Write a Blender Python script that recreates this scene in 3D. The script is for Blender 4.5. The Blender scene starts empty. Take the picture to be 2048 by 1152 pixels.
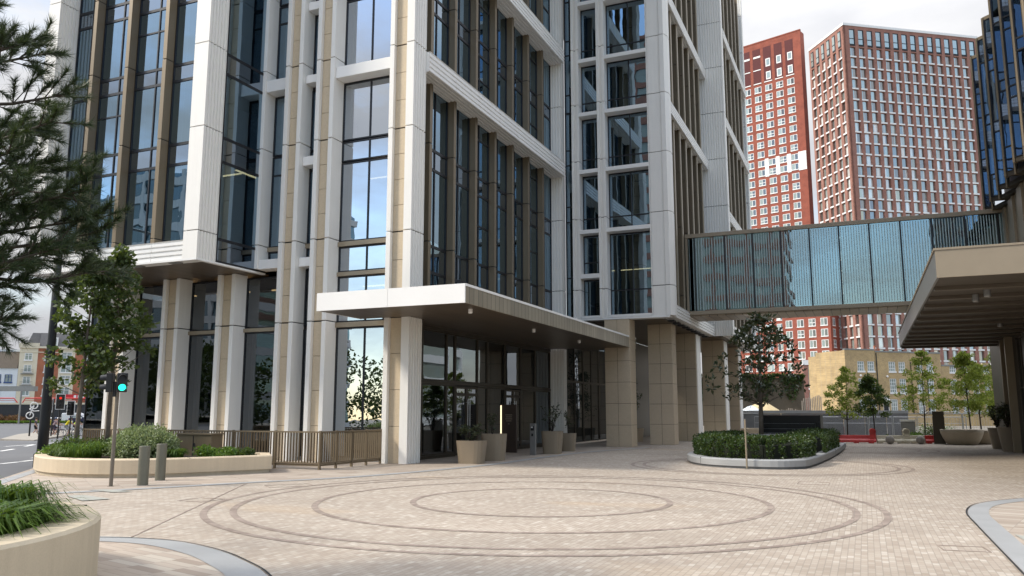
import bpy, bmesh, math, random
import numpy as np
from mathutils import Vector, Matrix
R = math.radians
random.seed(7)
RNG = np.random.default_rng(11)
SC = bpy.context.scene
COL = SC.collection

# ------------------------------------------------------------------ camera
cam_d = bpy.data.cameras.new('camera')
cam = bpy.data.objects.new('camera', cam_d)
COL.objects.link(cam)
cam_d.sensor_width = 36.0
cam_d.lens = 36.0 * 1630.0 / 2048.0
cam_d.clip_start = 0.05
cam_d.clip_end = 9000.0
cam.location = (0, 0, 1.65)
cam.rotation_euler = (R(90 + 8.617), 0, R(23.2))
SC.camera = cam

# ------------------------------------------------------------------ light
SUN_EL, SUN_AZ = 42.0, 238.0      # azimuth measured clockwise from +Y
W = bpy.data.worlds.new('World')
SC.world = W
W.use_nodes = True
nt = W.node_tree
nt.nodes.clear()
def wn(t, **k):
    n = nt.nodes.new(t)
    for a, b in k.items():
        setattr(n, a, b)
    return n
w_out = wn('ShaderNodeOutputWorld')
w_bg = wn('ShaderNodeBackground')
w_bg.inputs['Strength'].default_value = 0.11
sky = wn('ShaderNodeTexSky', sky_type='NISHITA')
sky.sun_disc = False
sky.sun_elevation = R(SUN_EL)
sky.sun_rotation = R(SUN_AZ)
sky.air_density = 1.2
sky.dust_density = 0.4
sky.ozone_density = 1.6
w_tc = wn('ShaderNodeTexCoord')
w_map = wn('ShaderNodeMapping')
w_map.inputs['Scale'].default_value = (1.0, 1.0, 2.4)
w_map.inputs['Location'].default_value = (0.35, 0.2, 0.1)
w_n = wn('ShaderNodeTexNoise')
w_n.inputs['Scale'].default_value = 2.1
w_n.inputs['Detail'].default_value = 7.0
w_n.inputs['Roughness'].default_value = 0.58
w_r = wn('ShaderNodeValToRGB')
w_r.color_ramp.elements[0].position = 0.33
w_r.color_ramp.elements[1].position = 0.56
w_n2 = wn('ShaderNodeTexNoise')
w_n2.inputs['Scale'].default_value = 5.0
w_n2.inputs['Detail'].default_value = 6.0
w_cr = wn('ShaderNodeValToRGB')
w_cr.color_ramp.elements[0].color = (3.5, 3.56, 3.78, 1)
w_cr.color_ramp.elements[1].color = (5.0, 4.98, 5.0, 1)
w_cr.color_ramp.elements[0].position = 0.3
w_cr.color_ramp.elements[1].position = 0.7
w_mix = wn('ShaderNodeMixRGB')
w_sep = wn('ShaderNodeSeparateXYZ')
w_dens = wn('ShaderNodeMath', operation='MULTIPLY_ADD')   # clouds thicker over the towers (+Y) than behind the viewer
w_dens.inputs[1].default_value = 0.10
L = nt.links.new
L(w_tc.outputs['Generated'], w_map.inputs['Vector'])
L(w_map.outputs['Vector'], w_n.inputs['Vector'])
L(w_map.outputs['Vector'], w_n2.inputs['Vector'])
L(w_tc.outputs['Generated'], w_sep.inputs[0])
L(w_sep.outputs['Y'], w_dens.inputs[0])
L(w_n.outputs['Fac'], w_dens.inputs[2])
L(w_dens.outputs[0], w_r.inputs['Fac'])
L(w_n2.outputs['Fac'], w_cr.inputs['Fac'])
L(w_r.outputs['Color'], w_mix.inputs['Fac'])
w_blue = wn('ShaderNodeVectorMath', operation='SCALE')
w_blue.inputs['Scale'].default_value = 1.0
L(sky.outputs['Color'], w_blue.inputs[0])
L(w_blue.outputs[0], w_mix.inputs['Color1'])
w_el = wn('ShaderNodeMath', operation='MULTIPLY_ADD')     # an overcast sky is brighter overhead than at the horizon
w_el.inputs[1].default_value = 2.6
w_el.inputs[2].default_value = 0.60
w_sq = wn('ShaderNodeMath', operation='POWER')
w_sq.inputs[1].default_value = 2.6
L(w_sep.outputs['Z'], w_sq.inputs[0])
L(w_sq.outputs[0], w_el.inputs[0])
w_sc = wn('ShaderNodeVectorMath', operation='SCALE')
L(w_cr.outputs['Color'], w_sc.inputs[0])
L(w_el.outputs[0], w_sc.inputs['Scale'])
L(w_sc.outputs[0], w_mix.inputs['Color2'])
L(w_mix.outputs['Color'], w_bg.inputs['Color'])
L(w_bg.outputs['Background'], w_out.inputs['Surface'])

sun_d = bpy.data.lights.new('sun', 'SUN')
sun_d.energy = 1.7
sun_d.angle = R(10)
sun_d.color = (1.0, 0.92, 0.80)
sun = bpy.data.objects.new('sun', sun_d)
COL.objects.link(sun)
az = R(SUN_AZ)
sdir = Vector((math.sin(az) * math.cos(R(SUN_EL)), math.cos(az) * math.cos(R(SUN_EL)), math.sin(R(SUN_EL))))
sun.rotation_euler = sdir.to_track_quat('Z', 'Y').to_euler()
sun.location = sdir * 60

SC.view_settings.view_transform = 'Standard'
SC.view_settings.look = 'None'
SC.view_settings.gamma = 1.0
SC.view_settings.use_curve_mapping = False
SC.view_settings.exposure = 1.27
SC.cycles.max_bounces = 8
SC.cycles.transparent_max_bounces = 10

# ------------------------------------------------------------------ helpers
class MB:
    """collects polygons, becomes ONE mesh object"""
    def __init__(s):
        s.v = []; s.f = []; s.m = []
    def poly(s, pts, m=0):
        i = len(s.v)
        s.v += [tuple(p) for p in pts]
        s.f.append(tuple(range(i, i + len(pts)))); s.m.append(m)
    def box(s, x0, y0, z0, x1, y1, z1, m=0):
        x0, x1 = min(x0, x1), max(x0, x1); y0, y1 = min(y0, y1), max(y0, y1); z0, z1 = min(z0, z1), max(z0, z1)
        s.prism([(x0, y0), (x1, y0), (x1, y1), (x0, y1)], z0, z1, m)
    def prism(s, pl, z0, z1, m=0, mtop=None, zb=None):
        a = sum(pl[i][0] * pl[(i + 1) % len(pl)][1] - pl[(i + 1) % len(pl)][0] * pl[i][1] for i in range(len(pl)))
        if a < 0: pl = pl[::-1]
        n = len(pl); i = len(s.v)
        s.v += [(p[0], p[1], z0) for p in pl] + [(p[0], p[1], z1) for p in pl]
        for k in range(n):
            j = (k + 1) % n
            s.f.append((i + k, i + j, i + n + j, i + n + k)); s.m.append(m)
        s.f.append(tuple(i + n + k for k in range(n))); s.m.append(m if mtop is None else mtop)
        s.f.append(tuple(i + k for k in range(n - 1, -1, -1))); s.m.append(m)
    def extr(s, prof, vec, m=0):
        """extrude a planar 3-D profile along vec"""
        n = len(prof); i = len(s.v); vec = Vector(vec)
        s.v += [tuple(p) for p in prof] + [tuple(Vector(p) + vec) for p in prof]
        for k in range(n):
            j = (k + 1) % n
            s.f.append((i + k, i + j, i + n + j, i + n + k)); s.m.append(m)
        s.f.append(tuple(range(i + n - 1, i - 1, -1))); s.m.append(m)
        s.f.append(tuple(range(i + n, i + 2 * n))); s.m.append(m)
    def wall(s, a, b, z0, z1, d0, d1, m=0):
        """box along plan segment a-b; d0,d1 offsets along the right-hand normal"""
        a = Vector(a[:2]); b = Vector(b[:2]); t = (b - a).normalized(); n = Vector((t.y, -t.x))
        s.prism([a + n * d0, b + n * d0, b + n * d1, a + n * d1], z0, z1, m)
    def tube(s, pts, r, n=8, m=0, caps=True):
        pts = [Vector(p) for p in pts]
        rs = r if isinstance(r, (list, tuple)) else [r] * len(pts)
        i0 = len(s.v)
        for k, p in enumerate(pts):
            d = (pts[min(k + 1, len(pts) - 1)] - pts[max(k - 1, 0)]).normalized()
            u = d.cross(Vector((0, 0, 1)))
            if u.length < 0.02: u = Vector((1, 0, 0)) if abs(d.x) < .9 else Vector((0, 1, 0))
            u = (u - d * u.dot(d)).normalized(); w = d.cross(u)
            for q in range(n):
                a = 2 * math.pi * q / n
                s.v.append(tuple(p + (u * math.cos(a) + w * math.sin(a)) * rs[k]))
        for k in range(len(pts) - 1):
            for q in range(n):
                a = i0 + k * n + q; b = i0 + k * n + (q + 1) % n
                s.f.append((a, b, b + n, a + n)); s.m.append(m)
        if caps:
            s.f.append(tuple(i0 + q for q in range(n - 1, -1, -1))); s.m.append(m)
            e = i0 + (len(pts) - 1) * n
            s.f.append(tuple(e + q for q in range(n))); s.m.append(m)
    def lathe(s, c, prof, n=20, m=0, sx=1, sy=1):
        i0 = len(s.v)
        for r_, z in prof:
            for q in range(n):
                a = 2 * math.pi * q / n
                s.v.append((c[0] + r_ * sx * math.cos(a), c[1] + r_ * sy * math.sin(a), c[2] + z))
        for k in range(len(prof) - 1):
            for q in range(n):
                a = i0 + k * n + q; b = i0 + k * n + (q + 1) % n
                s.f.append((a, b, b + n, a + n)); s.m.append(m)
        s.f.append(tuple(i0 + q for q in range(n - 1, -1, -1))); s.m.append(m)
        e = i0 + (len(prof) - 1) * n
        s.f.append(tuple(e + q for q in range(n))); s.m.append(m)
    def build(s, name, mats, parent=None, smooth=False, bevel=0):
        me = bpy.data.meshes.new(name)
        me.from_pydata(s.v, [], s.f)
        if not isinstance(mats, (list, tuple)): mats = [mats]
        for x in mats: me.materials.append(x)
        if len(mats) > 1: me.polygons.foreach_set('material_index', s.m)
        if smooth: me.polygons.foreach_set('use_smooth', [True] * len(me.polygons))
        me.update()
        o = bpy.data.objects.new(name, me)
        COL.objects.link(o)
        if bevel:
            b = o.modifiers.new('edge', 'BEVEL'); b.width = bevel; b.segments = 2; b.limit_method = 'ANGLE'; b.angle_limit = R(40)
        if parent is not None: adopt(o, parent)
        return o

def world_loc(o):
    v = Vector(o.location)
    return v
def adopt(o, parent):
    o.parent = parent
    root = parent
    while root.parent: root = root.parent
    if o.get('_local') or root.get('_local'): return
    if parent is root: o.matrix_parent_inverse = root_inv(root)
def root_inv(root):
    return Matrix.Translation(-Vector(root.location)) if root.type == 'EMPTY' else Matrix.Identity(4)

def tag(o, label=None, cat=None, group=None, kind=None):
    if label: o['label'] = label
    if cat: o['category'] = cat
    if group: o['group'] = group
    if kind: o['kind'] = kind
    return o
def thing(name, label, cat, loc=(0, 0, 0), group=None, rz=0.0):
    o = bpy.data.objects.new(name, None)
    o.empty_display_size = .2
    COL.objects.link(o)
    o.location = loc; o.rotation_euler = (0, 0, rz)
    return tag(o, label, cat, group)
def structure(mb, name, mats, **k):
    o = mb.build(name, mats, **k); o['kind'] = 'structure'
    return o
def local(root):
    """children of this thing are modelled around the origin"""
    root['_local'] = 1
    return root
def dup(root, loc, rz=0.0, label=None, scale=None):
    r = root.copy(); COL.objects.link(r)
    r.location = loc; r.rotation_euler = (0, 0, rz)
    if scale: r.scale = (scale,) * 3 if not isinstance(scale, tuple) else scale
    if label: r['label'] = label
    def rec(a, b):
        for ch in list(a.children):
            c = ch.copy(); COL.objects.link(c); c.parent = b
            rec(ch, c)
    rec(root, r)
    return r
def zg(x, y):
    z = -0.0115 * min(max(0.0, -x - 22.0), 52.0) if x < -22 else 0.0
    return z

# ------------------------------------------------------------------ materials
MATS = {}
class NT:
    def __init__(s, name):
        s.m = bpy.data.materials.new(name); s.m.use_nodes = True
        s.t = s.m.node_tree; s.t.nodes.clear()
        s.out = s.n('ShaderNodeOutputMaterial')
        MATS[name] = s.m
    def n(s, t, ins=None, **k):
        x = s.t.nodes.new(t)
        for a, b in k.items(): setattr(x, a, b)
        for a, b in (ins or {}).items():
            if isinstance(b, bpy.types.NodeSocket): s.t.links.new(b, x.inputs[a])
            else: x.inputs[a].default_value = b
        return x
    def math(s, op, a, b=None, c=None):
        d = {0: a}
        if b is not None: d[1] = b
        if c is not None: d[2] = c
        return s.n('ShaderNodeMath', d, operation=op).outputs[0]
    def mix(s, f, a, b, blend='MIX'):
        return s.n('ShaderNodeMixRGB', {'Fac': f, 'Color1': a, 'Color2': b}, blend_type=blend).outputs[0]
    def noise(s, vec, scale, detail=4.0, rough=.55):
        return s.n('ShaderNodeTexNoise', {'Vector': vec, 'Scale': scale, 'Detail': detail, 'Roughness': rough}).outputs['Fac']
    def ramp(s, f, stops):
        x = s.n('ShaderNodeValToRGB', {'Fac': f}); e = x.color_ramp.elements
        while len(e) < len(stops): e.new(.5)
        for q, (p, c) in zip(e, stops): q.position = p; q.color = (*c, 1) if len(c) == 3 else c
        return x.outputs['Color']
    def coord(s, kind='Object'):
        return s.n('ShaderNodeTexCoord').outputs[kind]
    def surf(s, sh):
        s.t.links.new(sh, s.out.inputs['Surface']); return s.m
    def pbr(s, col, rough=.6, metal=0.0, normal=None, spec=None, **extra):
        d = {'Base Color': col, 'Roughness': rough, 'Metallic': metal}
        if normal is not None: d['Normal'] = normal
        if spec is not None: d['Specular IOR Level'] = spec
        d.update(extra)
        return s.surf(s.n('ShaderNodeBsdfPrincipled', d).outputs[0])
    def bump(s, h, strength=.3, dist=.01):
        return s.n('ShaderNodeBump', {'Height': h, 'Strength': strength, 'Distance': dist}).outputs[0]
def c4(c): return (c[0], c[1], c[2], 1)

def plain(name, col, rough=.6, metal=0.0, var=.12, scale=3.0, fine=40.0, bump=0.0, spec=None, streak=False):
    """painted / cast / metal surface with soft large mottling and fine grain"""
    k = NT(name); co = k.coord()
    a = k.noise(co, scale, 5.0)
    vec = co
    if streak:
        vec = k.n('ShaderNodeMapping', {'Vector': co, 'Scale': (6.0, 6.0, .35)}).outputs[0]
        a = k.mix(.5, a, k.noise(vec, 1.6, 4.0))
    b = k.noise(co, fine, 3.0)
    f = k.mix(.35, a, b)
    lo = tuple(x * (1 - var) for x in col); hi = tuple(min(1, x * (1 + var)) for x in col)
    cc = k.ramp(f, [(.3, lo), (.7, hi)])
    if streak:
        d = k.ramp(k.noise(k.n('ShaderNodeMapping', {'Vector': co, 'Scale': (5.0, 5.0, .16)}).outputs[0], 2.3, 5.0, .65), [(.58, (0, 0, 0)), (.78, (1, 1, 1))])
        cc = k.mix(k.math('MULTIPLY', d, .16), cc, c4(tuple(x * .72 for x in col)))
    nrm = k.bump(b, bump, .004) if bump else None
    return k.pbr(cc, rough, metal, nrm, spec)

M_WHITE = plain('white_precast', (.81, .79, .745), .55, var=.06, scale=.8, bump=.1, streak=True)
M_WHITE2 = plain('white_panel', (.82, .81, .785), .45, var=.04, scale=.7)
M_DARK = plain('dark_joint', (.012, .013, .016), .7, var=.3)
M_FRAME = plain('dark_frame', (.02, .022, .027), .4, metal=.3, var=.2)
M_BRONZE = plain('bronze_metal', (.205, .16, .104), .42, metal=.35, var=.09, scale=.9, streak=True)
M_BRONZE_L = plain('pale_bronze_metal', (.32, .265, .19), .42, metal=.3, var=.07, scale=.7)
M_BRONZE_D = plain('dark_bronze_metal', (.06, .048, .034), .45, metal=.4, var=.12)
M_BEIGE = plain('beige_metal', (.28, .23, .165), .45, metal=.15, var=.06)
M_GREY = plain('grey_metal', (.24, .24, .235), .4, metal=.5, var=.1)
M_STEEL = plain('galvanised_steel', (.5, .51, .52), .35, metal=.7, var=.12)
M_BLACK = plain('black_plastic', (.012, .012, .013), .35, var=.3)
M_BLACKSTONE = plain('polished_black_stone', (.006, .006, .007), .35, var=.3, spec=.25)
M_POT = plain('taupe_pot', (.27, .215, .15), .5, var=.05, scale=1.5)
M_GRANITE = plain('grey_granite', (.32, .325, .325), .55, var=.13, scale=1.2, fine=160.0)
M_GRANITE_D = plain('dark_granite', (.17, .175, .18), .6, var=.15, fine=120.0)
M_CREAM = plain('cream_cast_stone', (.58, .475, .335), .7, var=.12, scale=1.4, fine=70.0, bump=.2, streak=True)
M_CREAM_D = plain('weathered_cast_stone', (.50, .425, .31), .75, var=.16, scale=1.6, fine=80.0, bump=.2, streak=True)
M_SOIL = plain('soil', (.045, .032, .022), .95, var=.4, scale=6)
M_BARK = plain('bark', (.13, .105, .08), .9, var=.35, scale=9, fine=60, bump=.8)
M_BARK_D = plain('dark_bark', (.06, .048, .038), .9, var=.35, scale=9, fine=60, bump=.8)
M_OLIVE = plain('olive_grey_metal', (.155, .15, .115), .5, metal=.2, var=.1)
M_RED = plain('red_plastic', (.55, .035, .03), .4, var=.12)
M_CREAMP = plain('cream_plastic', (.62, .56, .42), .45, var=.1)
M_CONC = plain('rough_concrete', (.28, .255, .22), .85, var=.15, fine=90, bump=.4)
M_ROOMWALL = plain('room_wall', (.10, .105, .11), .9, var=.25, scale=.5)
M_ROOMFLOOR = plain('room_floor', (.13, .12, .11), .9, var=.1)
M_CURTAIN = plain('curtain', (.42, .44, .45), .9, var=.12, scale=2)
M_DKWALL = plain('dark_hoarding', (.022, .024, .028), .6, var=.25)
M_HOARD = plain('grey_hoarding', (.20, .20, .205), .6, var=.2, scale=.6)
M_LINE = plain('white_road_paint', (.72, .72, .70), .7, var=.12, scale=4)

def emis(name, col, s):
    k = NT(name); return k.surf(k.n('ShaderNodeEmission', {'Color': c4(col), 'Strength': s}).outputs[0])
M_WARM = emis('warm_light_strip', (1.0, .60, .25), 1.5)
M_WARMW = emis('warm_white_strip', (1.0, .86, .66), 1.6)
M_GREENL = emis('green_lens', (.02, .9, .55), 1.3)
M_REDL = emis('red_lens', (1.0, .05, .03), .4)

def stone(name, col):
    k = NT(name); co = k.coord()
    a = k.noise(co, .55, 4.0); b = k.noise(co, 9.0, 6.0, .7); c = k.noise(co, 55.0, 3.0)
    f = k.mix(.45, k.mix(.5, a, b), c)
    cc = k.ramp(f, [(.25, tuple(x * .74 for x in col)), (.5, col), (.72, tuple(min(1, x * 1.16) for x in col))])
    pits = k.ramp(k.noise(co, 26.0, 2.0), [(.62, (0, 0, 0)), (.72, (1, 1, 1))])
    cc = k.mix(k.math('MULTIPLY', pits, .22), cc, c4(tuple(x * .62 for x in col)))
    ao = k.n('ShaderNodeObjectInfo').outputs['Random']
    return k.pbr(cc, .75, 0, k.bump(b, .25, .004))
M_STONE = stone('tan_limestone', (.58, .475, .335))
M_STONE2 = stone('grey_tan_limestone', (.53, .425, .30))

def planks(name, col, axis, pitch, rough=.4, metal=.3):
    """metal boards: dark joint lines every `pitch` along one axis"""
    k = NT(name); co = k.coord(); s = k.n('ShaderNodeSeparateXYZ', {0: co})
    v = k.math('DIVIDE', s.outputs[axis], pitch)
    fr = k.math('FRACT', v); cell = k.math('FLOOR', v)
    rnd = k.n('ShaderNodeTexWhiteNoise', {'W': cell}, noise_dimensions='1D').outputs['Value']
    j = k.math('LESS_THAN', fr, .07)
    g = k.ramp(k.mix(.5, k.noise(co, 1.2), rnd), [(.2, tuple(x * .82 for x in col)), (.8, tuple(x * 1.15 for x in col))])
    cc = k.mix(j, g, c4(tuple(x * .18 for x in col)))
    return k.pbr(cc, rough, metal)
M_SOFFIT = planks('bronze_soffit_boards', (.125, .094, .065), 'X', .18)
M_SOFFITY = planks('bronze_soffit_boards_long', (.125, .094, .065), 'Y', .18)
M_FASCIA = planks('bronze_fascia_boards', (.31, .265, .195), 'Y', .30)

def glass(name, tint, refl, trans, wav=.02, wscale=.8, rough=.0):
    k = NT(name); co = k.coord()
    h = k.noise(co, wscale, 2.0)
    nrm = k.n('ShaderNodeBump', {'Height': h, 'Strength': 1.0, 'Distance': wav}).outputs[0]
    rnd = k.n('ShaderNodeTexWhiteNoise', {'W': k.n('ShaderNodeObjectInfo').outputs['Random']}, noise_dimensions='1D').outputs['Color']
    tl = k.n('ShaderNodeVectorMath', {0: rnd, 1: (.5, .5, .5)}, operation='SUBTRACT').outputs[0]
    tl = k.n('ShaderNodeVectorMath', {0: tl, 'Scale': .022}, operation='SCALE').outputs[0]
    nrm = k.n('ShaderNodeVectorMath', {0: k.n('ShaderNodeVectorMath', {0: nrm, 1: tl}, operation='ADD').outputs[0]}, operation='NORMALIZE').outputs[0]
    fr = k.n('ShaderNodeFresnel', {'IOR': 1.5, 'Normal': nrm}).outputs[0]
    f = k.math('MULTIPLY_ADD', fr, 1 - refl, refl)
    gl = k.n('ShaderNodeBsdfGlossy', {'Color': c4(tint), 'Roughness': rough, 'Normal': nrm}).outputs[0]
    tr = k.n('ShaderNodeBsdfTransparent', {'Color': c4(trans)}).outputs[0]
    return k.surf(k.n('ShaderNodeMixShader', {0: f, 1: tr, 2: gl}).outputs[0])
M_GLASS = glass('tinted_glass', (.60, .82, 1.0), .34, (.15, .24, .33), .0025)
M_GLASS_SKY = glass('sky_bright_glass', (.84, .91, 1.0), .50, (.15, .22, .28), .0022)  # same glass as tinted_glass; brighter sky reflection put into its tint and reflectance
M_GLASS_G = glass('ground_floor_glass', (.80, .86, .92), .15, (.15, .18, .20), .0015)
M_GLASS_S = glass('spandrel_glass', (.70, .83, .98), .34, (.07, .09, .11), .002)
M_GLASS_T = glass('teal_glass', (.66, .88, .98), .38, (.13, .26, .29), .006, .55)
M_GLASS_B = glass('blue_facade_glass', (.56, .70, .95), .38, (.05, .08, .11), .003)
def shiny(name, col, refl, gcol=(.9, .95, 1)):
    k = NT(name); co = k.coord()
    rn = k.n('ShaderNodeNewGeometry').outputs['Random Per Island']
    base = k.ramp(rn, [(0, tuple(x * .3 for x in col)), (.42, col), (.46, (.20, .25, .235)), (.74, (.36, .43, .40)), (.78, (.62, .65, .63)), (1, (.74, .75, .72))])
    nrm = k.n('ShaderNodeBump', {'Height': k.noise(co, .22, 2.0), 'Strength': 1.0, 'Distance': .012}).outputs[0]
    r3 = k.n('ShaderNodeTexWhiteNoise', {'W': rn}, noise_dimensions='1D').outputs['Color']
    tl = k.n('ShaderNodeVectorMath', {0: r3, 1: (.5, .5, .5)}, operation='SUBTRACT').outputs[0]
    tl = k.n('ShaderNodeVectorMath', {0: tl, 'Scale': .16}, operation='SCALE').outputs[0]
    nrm = k.n('ShaderNodeVectorMath', {0: k.n('ShaderNodeVectorMath', {0: nrm, 1: tl}, operation='ADD').outputs[0]}, operation='NORMALIZE').outputs[0]
    d = k.n('ShaderNodeBsdfDiffuse', {'Color': base}).outputs[0]
    fr = k.n('ShaderNodeFresnel', {'IOR': 1.5, 'Normal': nrm}).outputs[0]
    f = k.math('MULTIPLY_ADD', fr, 1 - refl, refl)
    g = k.n('ShaderNodeBsdfGlossy', {'Color': c4(gcol), 'Roughness': .02, 'Normal': nrm}).outputs[0]
    return k.surf(k.n('ShaderNodeMixShader', {0: f, 1: d, 2: g}).outputs[0])
M_WINDOW = shiny('house_window_glass', (.05, .055, .06), .12)
M_TOWERGLASS = shiny('tower_window_glass', (.10, .115, .11), .30, (1, 1, .97))

def brick(name, c1, c2, mort, sc=1.0, w=.23, h=.075):
    k = NT(name); co = k.coord()
    s = k.n('ShaderNodeSeparateXYZ', {0: co})
    u = k.math('ADD', s.outputs['X'], s.outputs['Y'])
    vec = k.n('ShaderNodeCombineXYZ', {0: u, 1: s.outputs['Z'], 2: 0.0}).outputs[0]
    b = k.n('ShaderNodeTexBrick', {'Vector': vec, 'Color1': c4(c1), 'Color2': c4(c2), 'Mortar': c4(mort), 'Scale': 1.0,
            'Brick Width': w, 'Row Height': h, 'Mortar Size': .01, 'Bias': 0.0}).outputs['Color']
    n = k.ramp(k.noise(co, .55, 7.0, .72), [(.28, (.66, .65, .64)), (.5, (.95, .94, .92)), (.72, (1.16, 1.15, 1.1))])
    return k.pbr(k.mix(1.0, b, n, 'MULTIPLY'), .85)
M_BRICK_RED = brick('red_brick', (.35, .088, .052), (.29, .07, .043), (.25, .095, .07))
M_BRICK_BROWN = brick('brown_red_brick', (.35, .16, .122), (.285, .128, .098), (.31, .185, .155))
M_BRICK_YEL = brick('yellow_stock_brick', (.56, .40, .19), (.40, .285, .145), (.44, .35, .23))
M_BRICK_OR = brick('orange_red_brick', (.42, .13, .06), (.36, .11, .055), (.35, .18, .12))
M_CREAMW = plain('cream_render', (.66, .60, .46), .8, var=.06)
M_WHITER = plain('white_render', (.66, .70, .73), .8, var=.06)
M_SLATE = plain('grey_slate', (.12, .115, .115), .7, var=.2)
M_WFRAME = plain('white_window_frame', (.78, .78, .77), .5, var=.04)
M_DKRED = plain('dark_red_recess', (.10, .022, .022), .8, var=.2)
M_ASPHALT = plain('asphalt', (.105, .108, .115), .9, var=.16, scale=.25, fine=60)

def leafmat(name, dark, mid, light, trans=.35, rough=.5):
    k = NT(name)
    g = k.n('ShaderNodeNewGeometry')
    r = g.outputs['Random Per Island']
    big = k.noise(k.coord(), 1.3, 3.0)
    f = k.mix(.55, r, big)
    cc = k.ramp(f, [(.2, dark), (.5, mid), (.82, light)])
    p = k.n('ShaderNodeBsdfPrincipled', {'Base Color': cc, 'Roughness': rough}).outputs[0]
    t = k.n('ShaderNodeBsdfTranslucent', {'Color': k.mix(.4, cc, (.25, .32, .03, 1))}).outputs[0]
    return k.surf(k.n('ShaderNodeMixShader', {0: trans, 1: p, 2: t}).outputs[0])
L_PLANE = leafmat('broadleaf', (.024, .042, .011), (.043, .074, .018), (.09, .13, .035))
L_PINE = leafmat('pine_needle', (.010, .024, .009), (.021, .044, .015), (.05, .078, .03), .12)
L_MAG = leafmat('glossy_evergreen_leaf', (.015, .027, .012), (.036, .052, .02), (.11, .105, .05), .12, .42)
L_YOUNG = leafmat('young_light_leaf', (.17, .22, .035), (.29, .36, .065), (.45, .50, .12), .55)
L_MID = leafmat('mid_green_leaf', (.03, .058, .014), (.055, .10, .024), (.10, .155, .04), .35)
L_HEDGE = leafmat('hedge_leaf', (.014, .032, .008), (.03, .062, .014), (.07, .115, .028), .25, .4)
L_GRASS = leafmat('grass_blade', (.04, .09, .012), (.085, .17, .02), (.18, .28, .045), .4)
L_VARIEG = leafmat('variegated_leaf', (.13, .18, .08), (.27, .335, .16), (.48, .52, .31), .35)
L_RUST = leafmat('rusty_stalk', (.09, .035, .02), (.17, .065, .035), (.25, .13, .07), .2)
L_FERN = leafmat('bright_shrub_leaf', (.045, .105, .014), (.095, .20, .028), (.18, .30, .055), .4)

# paving -------------------------------------------------------------------
def setts(name, ww, hh, tones, stain, joint=.07, stagger=.5, rot=0.0, jdark=.55):
    k = NT(name); co = k.coord()
    if rot: co = k.n('ShaderNodeMapping', {'Vector': co, 'Rotation': (0, 0, rot)}).outputs[0]
    s = k.n('ShaderNodeSeparateXYZ', {0: co})
    u = k.math('DIVIDE', s.outputs['X'], ww); col = k.math('FLOOR', u)
    off = k.math('MULTIPLY', k.math('MODULO', col, 2.0), stagger)
    v = k.math('ADD', k.math('DIVIDE', s.outputs['Y'], hh), off); row = k.math('FLOOR', v)
    cell = k.n('ShaderNodeCombineXYZ', {0: col, 1: row, 2: 0.0}).outputs[0]
    rnd = k.n('ShaderNodeTexWhiteNoise', {'Vector': cell}, noise_dimensions='2D').outputs['Value']
    cc = k.ramp(rnd, tones)
    fu = k.math('FRACT', u); fv = k.math('FRACT', v)
    eu = k.math('MINIMUM', fu, k.math('SUBTRACT', 1.0, fu)); ev = k.math('MINIMUM', fv, k.math('SUBTRACT', 1.0, fv))
    jj = k.math('MAXIMUM', k.math('LESS_THAN', eu, joint), k.math('LESS_THAN', ev, joint * ww / hh * 1.1))
    n1 = k.noise(k.coord(), .22, 6.0, .62)
    n2 = k.noise(k.n('ShaderNodeMapping', {'Vector': k.coord(), 'Scale': (.35, 1.3, 1), 'Rotation': (0, 0, .35)}).outputs[0], .8, 5.0, .6)
    cc = k.mix(1.0, cc, k.ramp(n1, [(.30, (.88, .875, .87)), (.62, (1.04, 1.04, 1.04))]), 'MULTIPLY')
    cc = k.mix(1.0, cc, k.ramp(n2, [(.34, (.90, .895, .89)), (.6, (1.03, 1.03, 1.03))]), 'MULTIPLY')
    st = k.ramp(k.noise(k.n('ShaderNodeMapping', {'Vector': k.coord(), 'Location': (3.1, 7.7, 0), 'Scale': (.5, 1.1, 1)}).outputs[0], .33, 3.0, .5), [(.62, (0, 0, 0)), (.74, (1, 1, 1))])
    cc = k.mix(k.math('MULTIPLY', st, .45), cc, c4(stain))
    cc = k.mix(k.math('MULTIPLY', jj, jdark), cc, (.20, .17, .145, 1))
    return k.pbr(cc, .78, 0, k.bump(k.math('SUBTRACT', 1.0, jj), .35, .006))
T_SETT = [(0, (.335, .278, .222)), (.3, (.375, .318, .258)), (.6, (.395, .338, .277)), (.88, (.42, .365, .302)), (1, (.49, .44, .375))]
T_PLANK = [(0, (.31, .25, .20)), (.3, (.385, .32, .26)), (.6, (.41, .345, .285)), (.85, (.435, .38, .315)), (1, (.49, .44, .37))]
M_SETT = setts('granite_setts', .072, .135, T_SETT, (.46, .33, .20))
M_PLANK = setts('granite_paving_strips', .55, .13, T_PLANK, (.44, .34, .24), joint=.012, rot=-.95, jdark=.45)
M_PLANK2 = setts('granite_paving_strips_near', .55, .13, T_PLANK, (.40, .31, .23), joint=.012, rot=.25, jdark=.45)
M_RING = setts('brown_ring_setts', .13, .20, [(0, (.22, .17, .14)), (.5, (.27, .215, .18)), (1, (.33, .27, .225))], (.24, .19, .15), joint=.05)
M_PLATE = plain('metal_cover_plate', (.36, .36, .32), .6, metal=.1, var=.1)
M_EARTH = plain('far_ground', (.17, .155, .13), .95, var=.25, scale=.08)
M_VERGE = plain('verge_ground', (.17, .16, .09), .95, var=.4, scale=.8)
M_REDPAVE = plain('red_tactile_paving', (.36, .22, .18), .85, var=.15)

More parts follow.
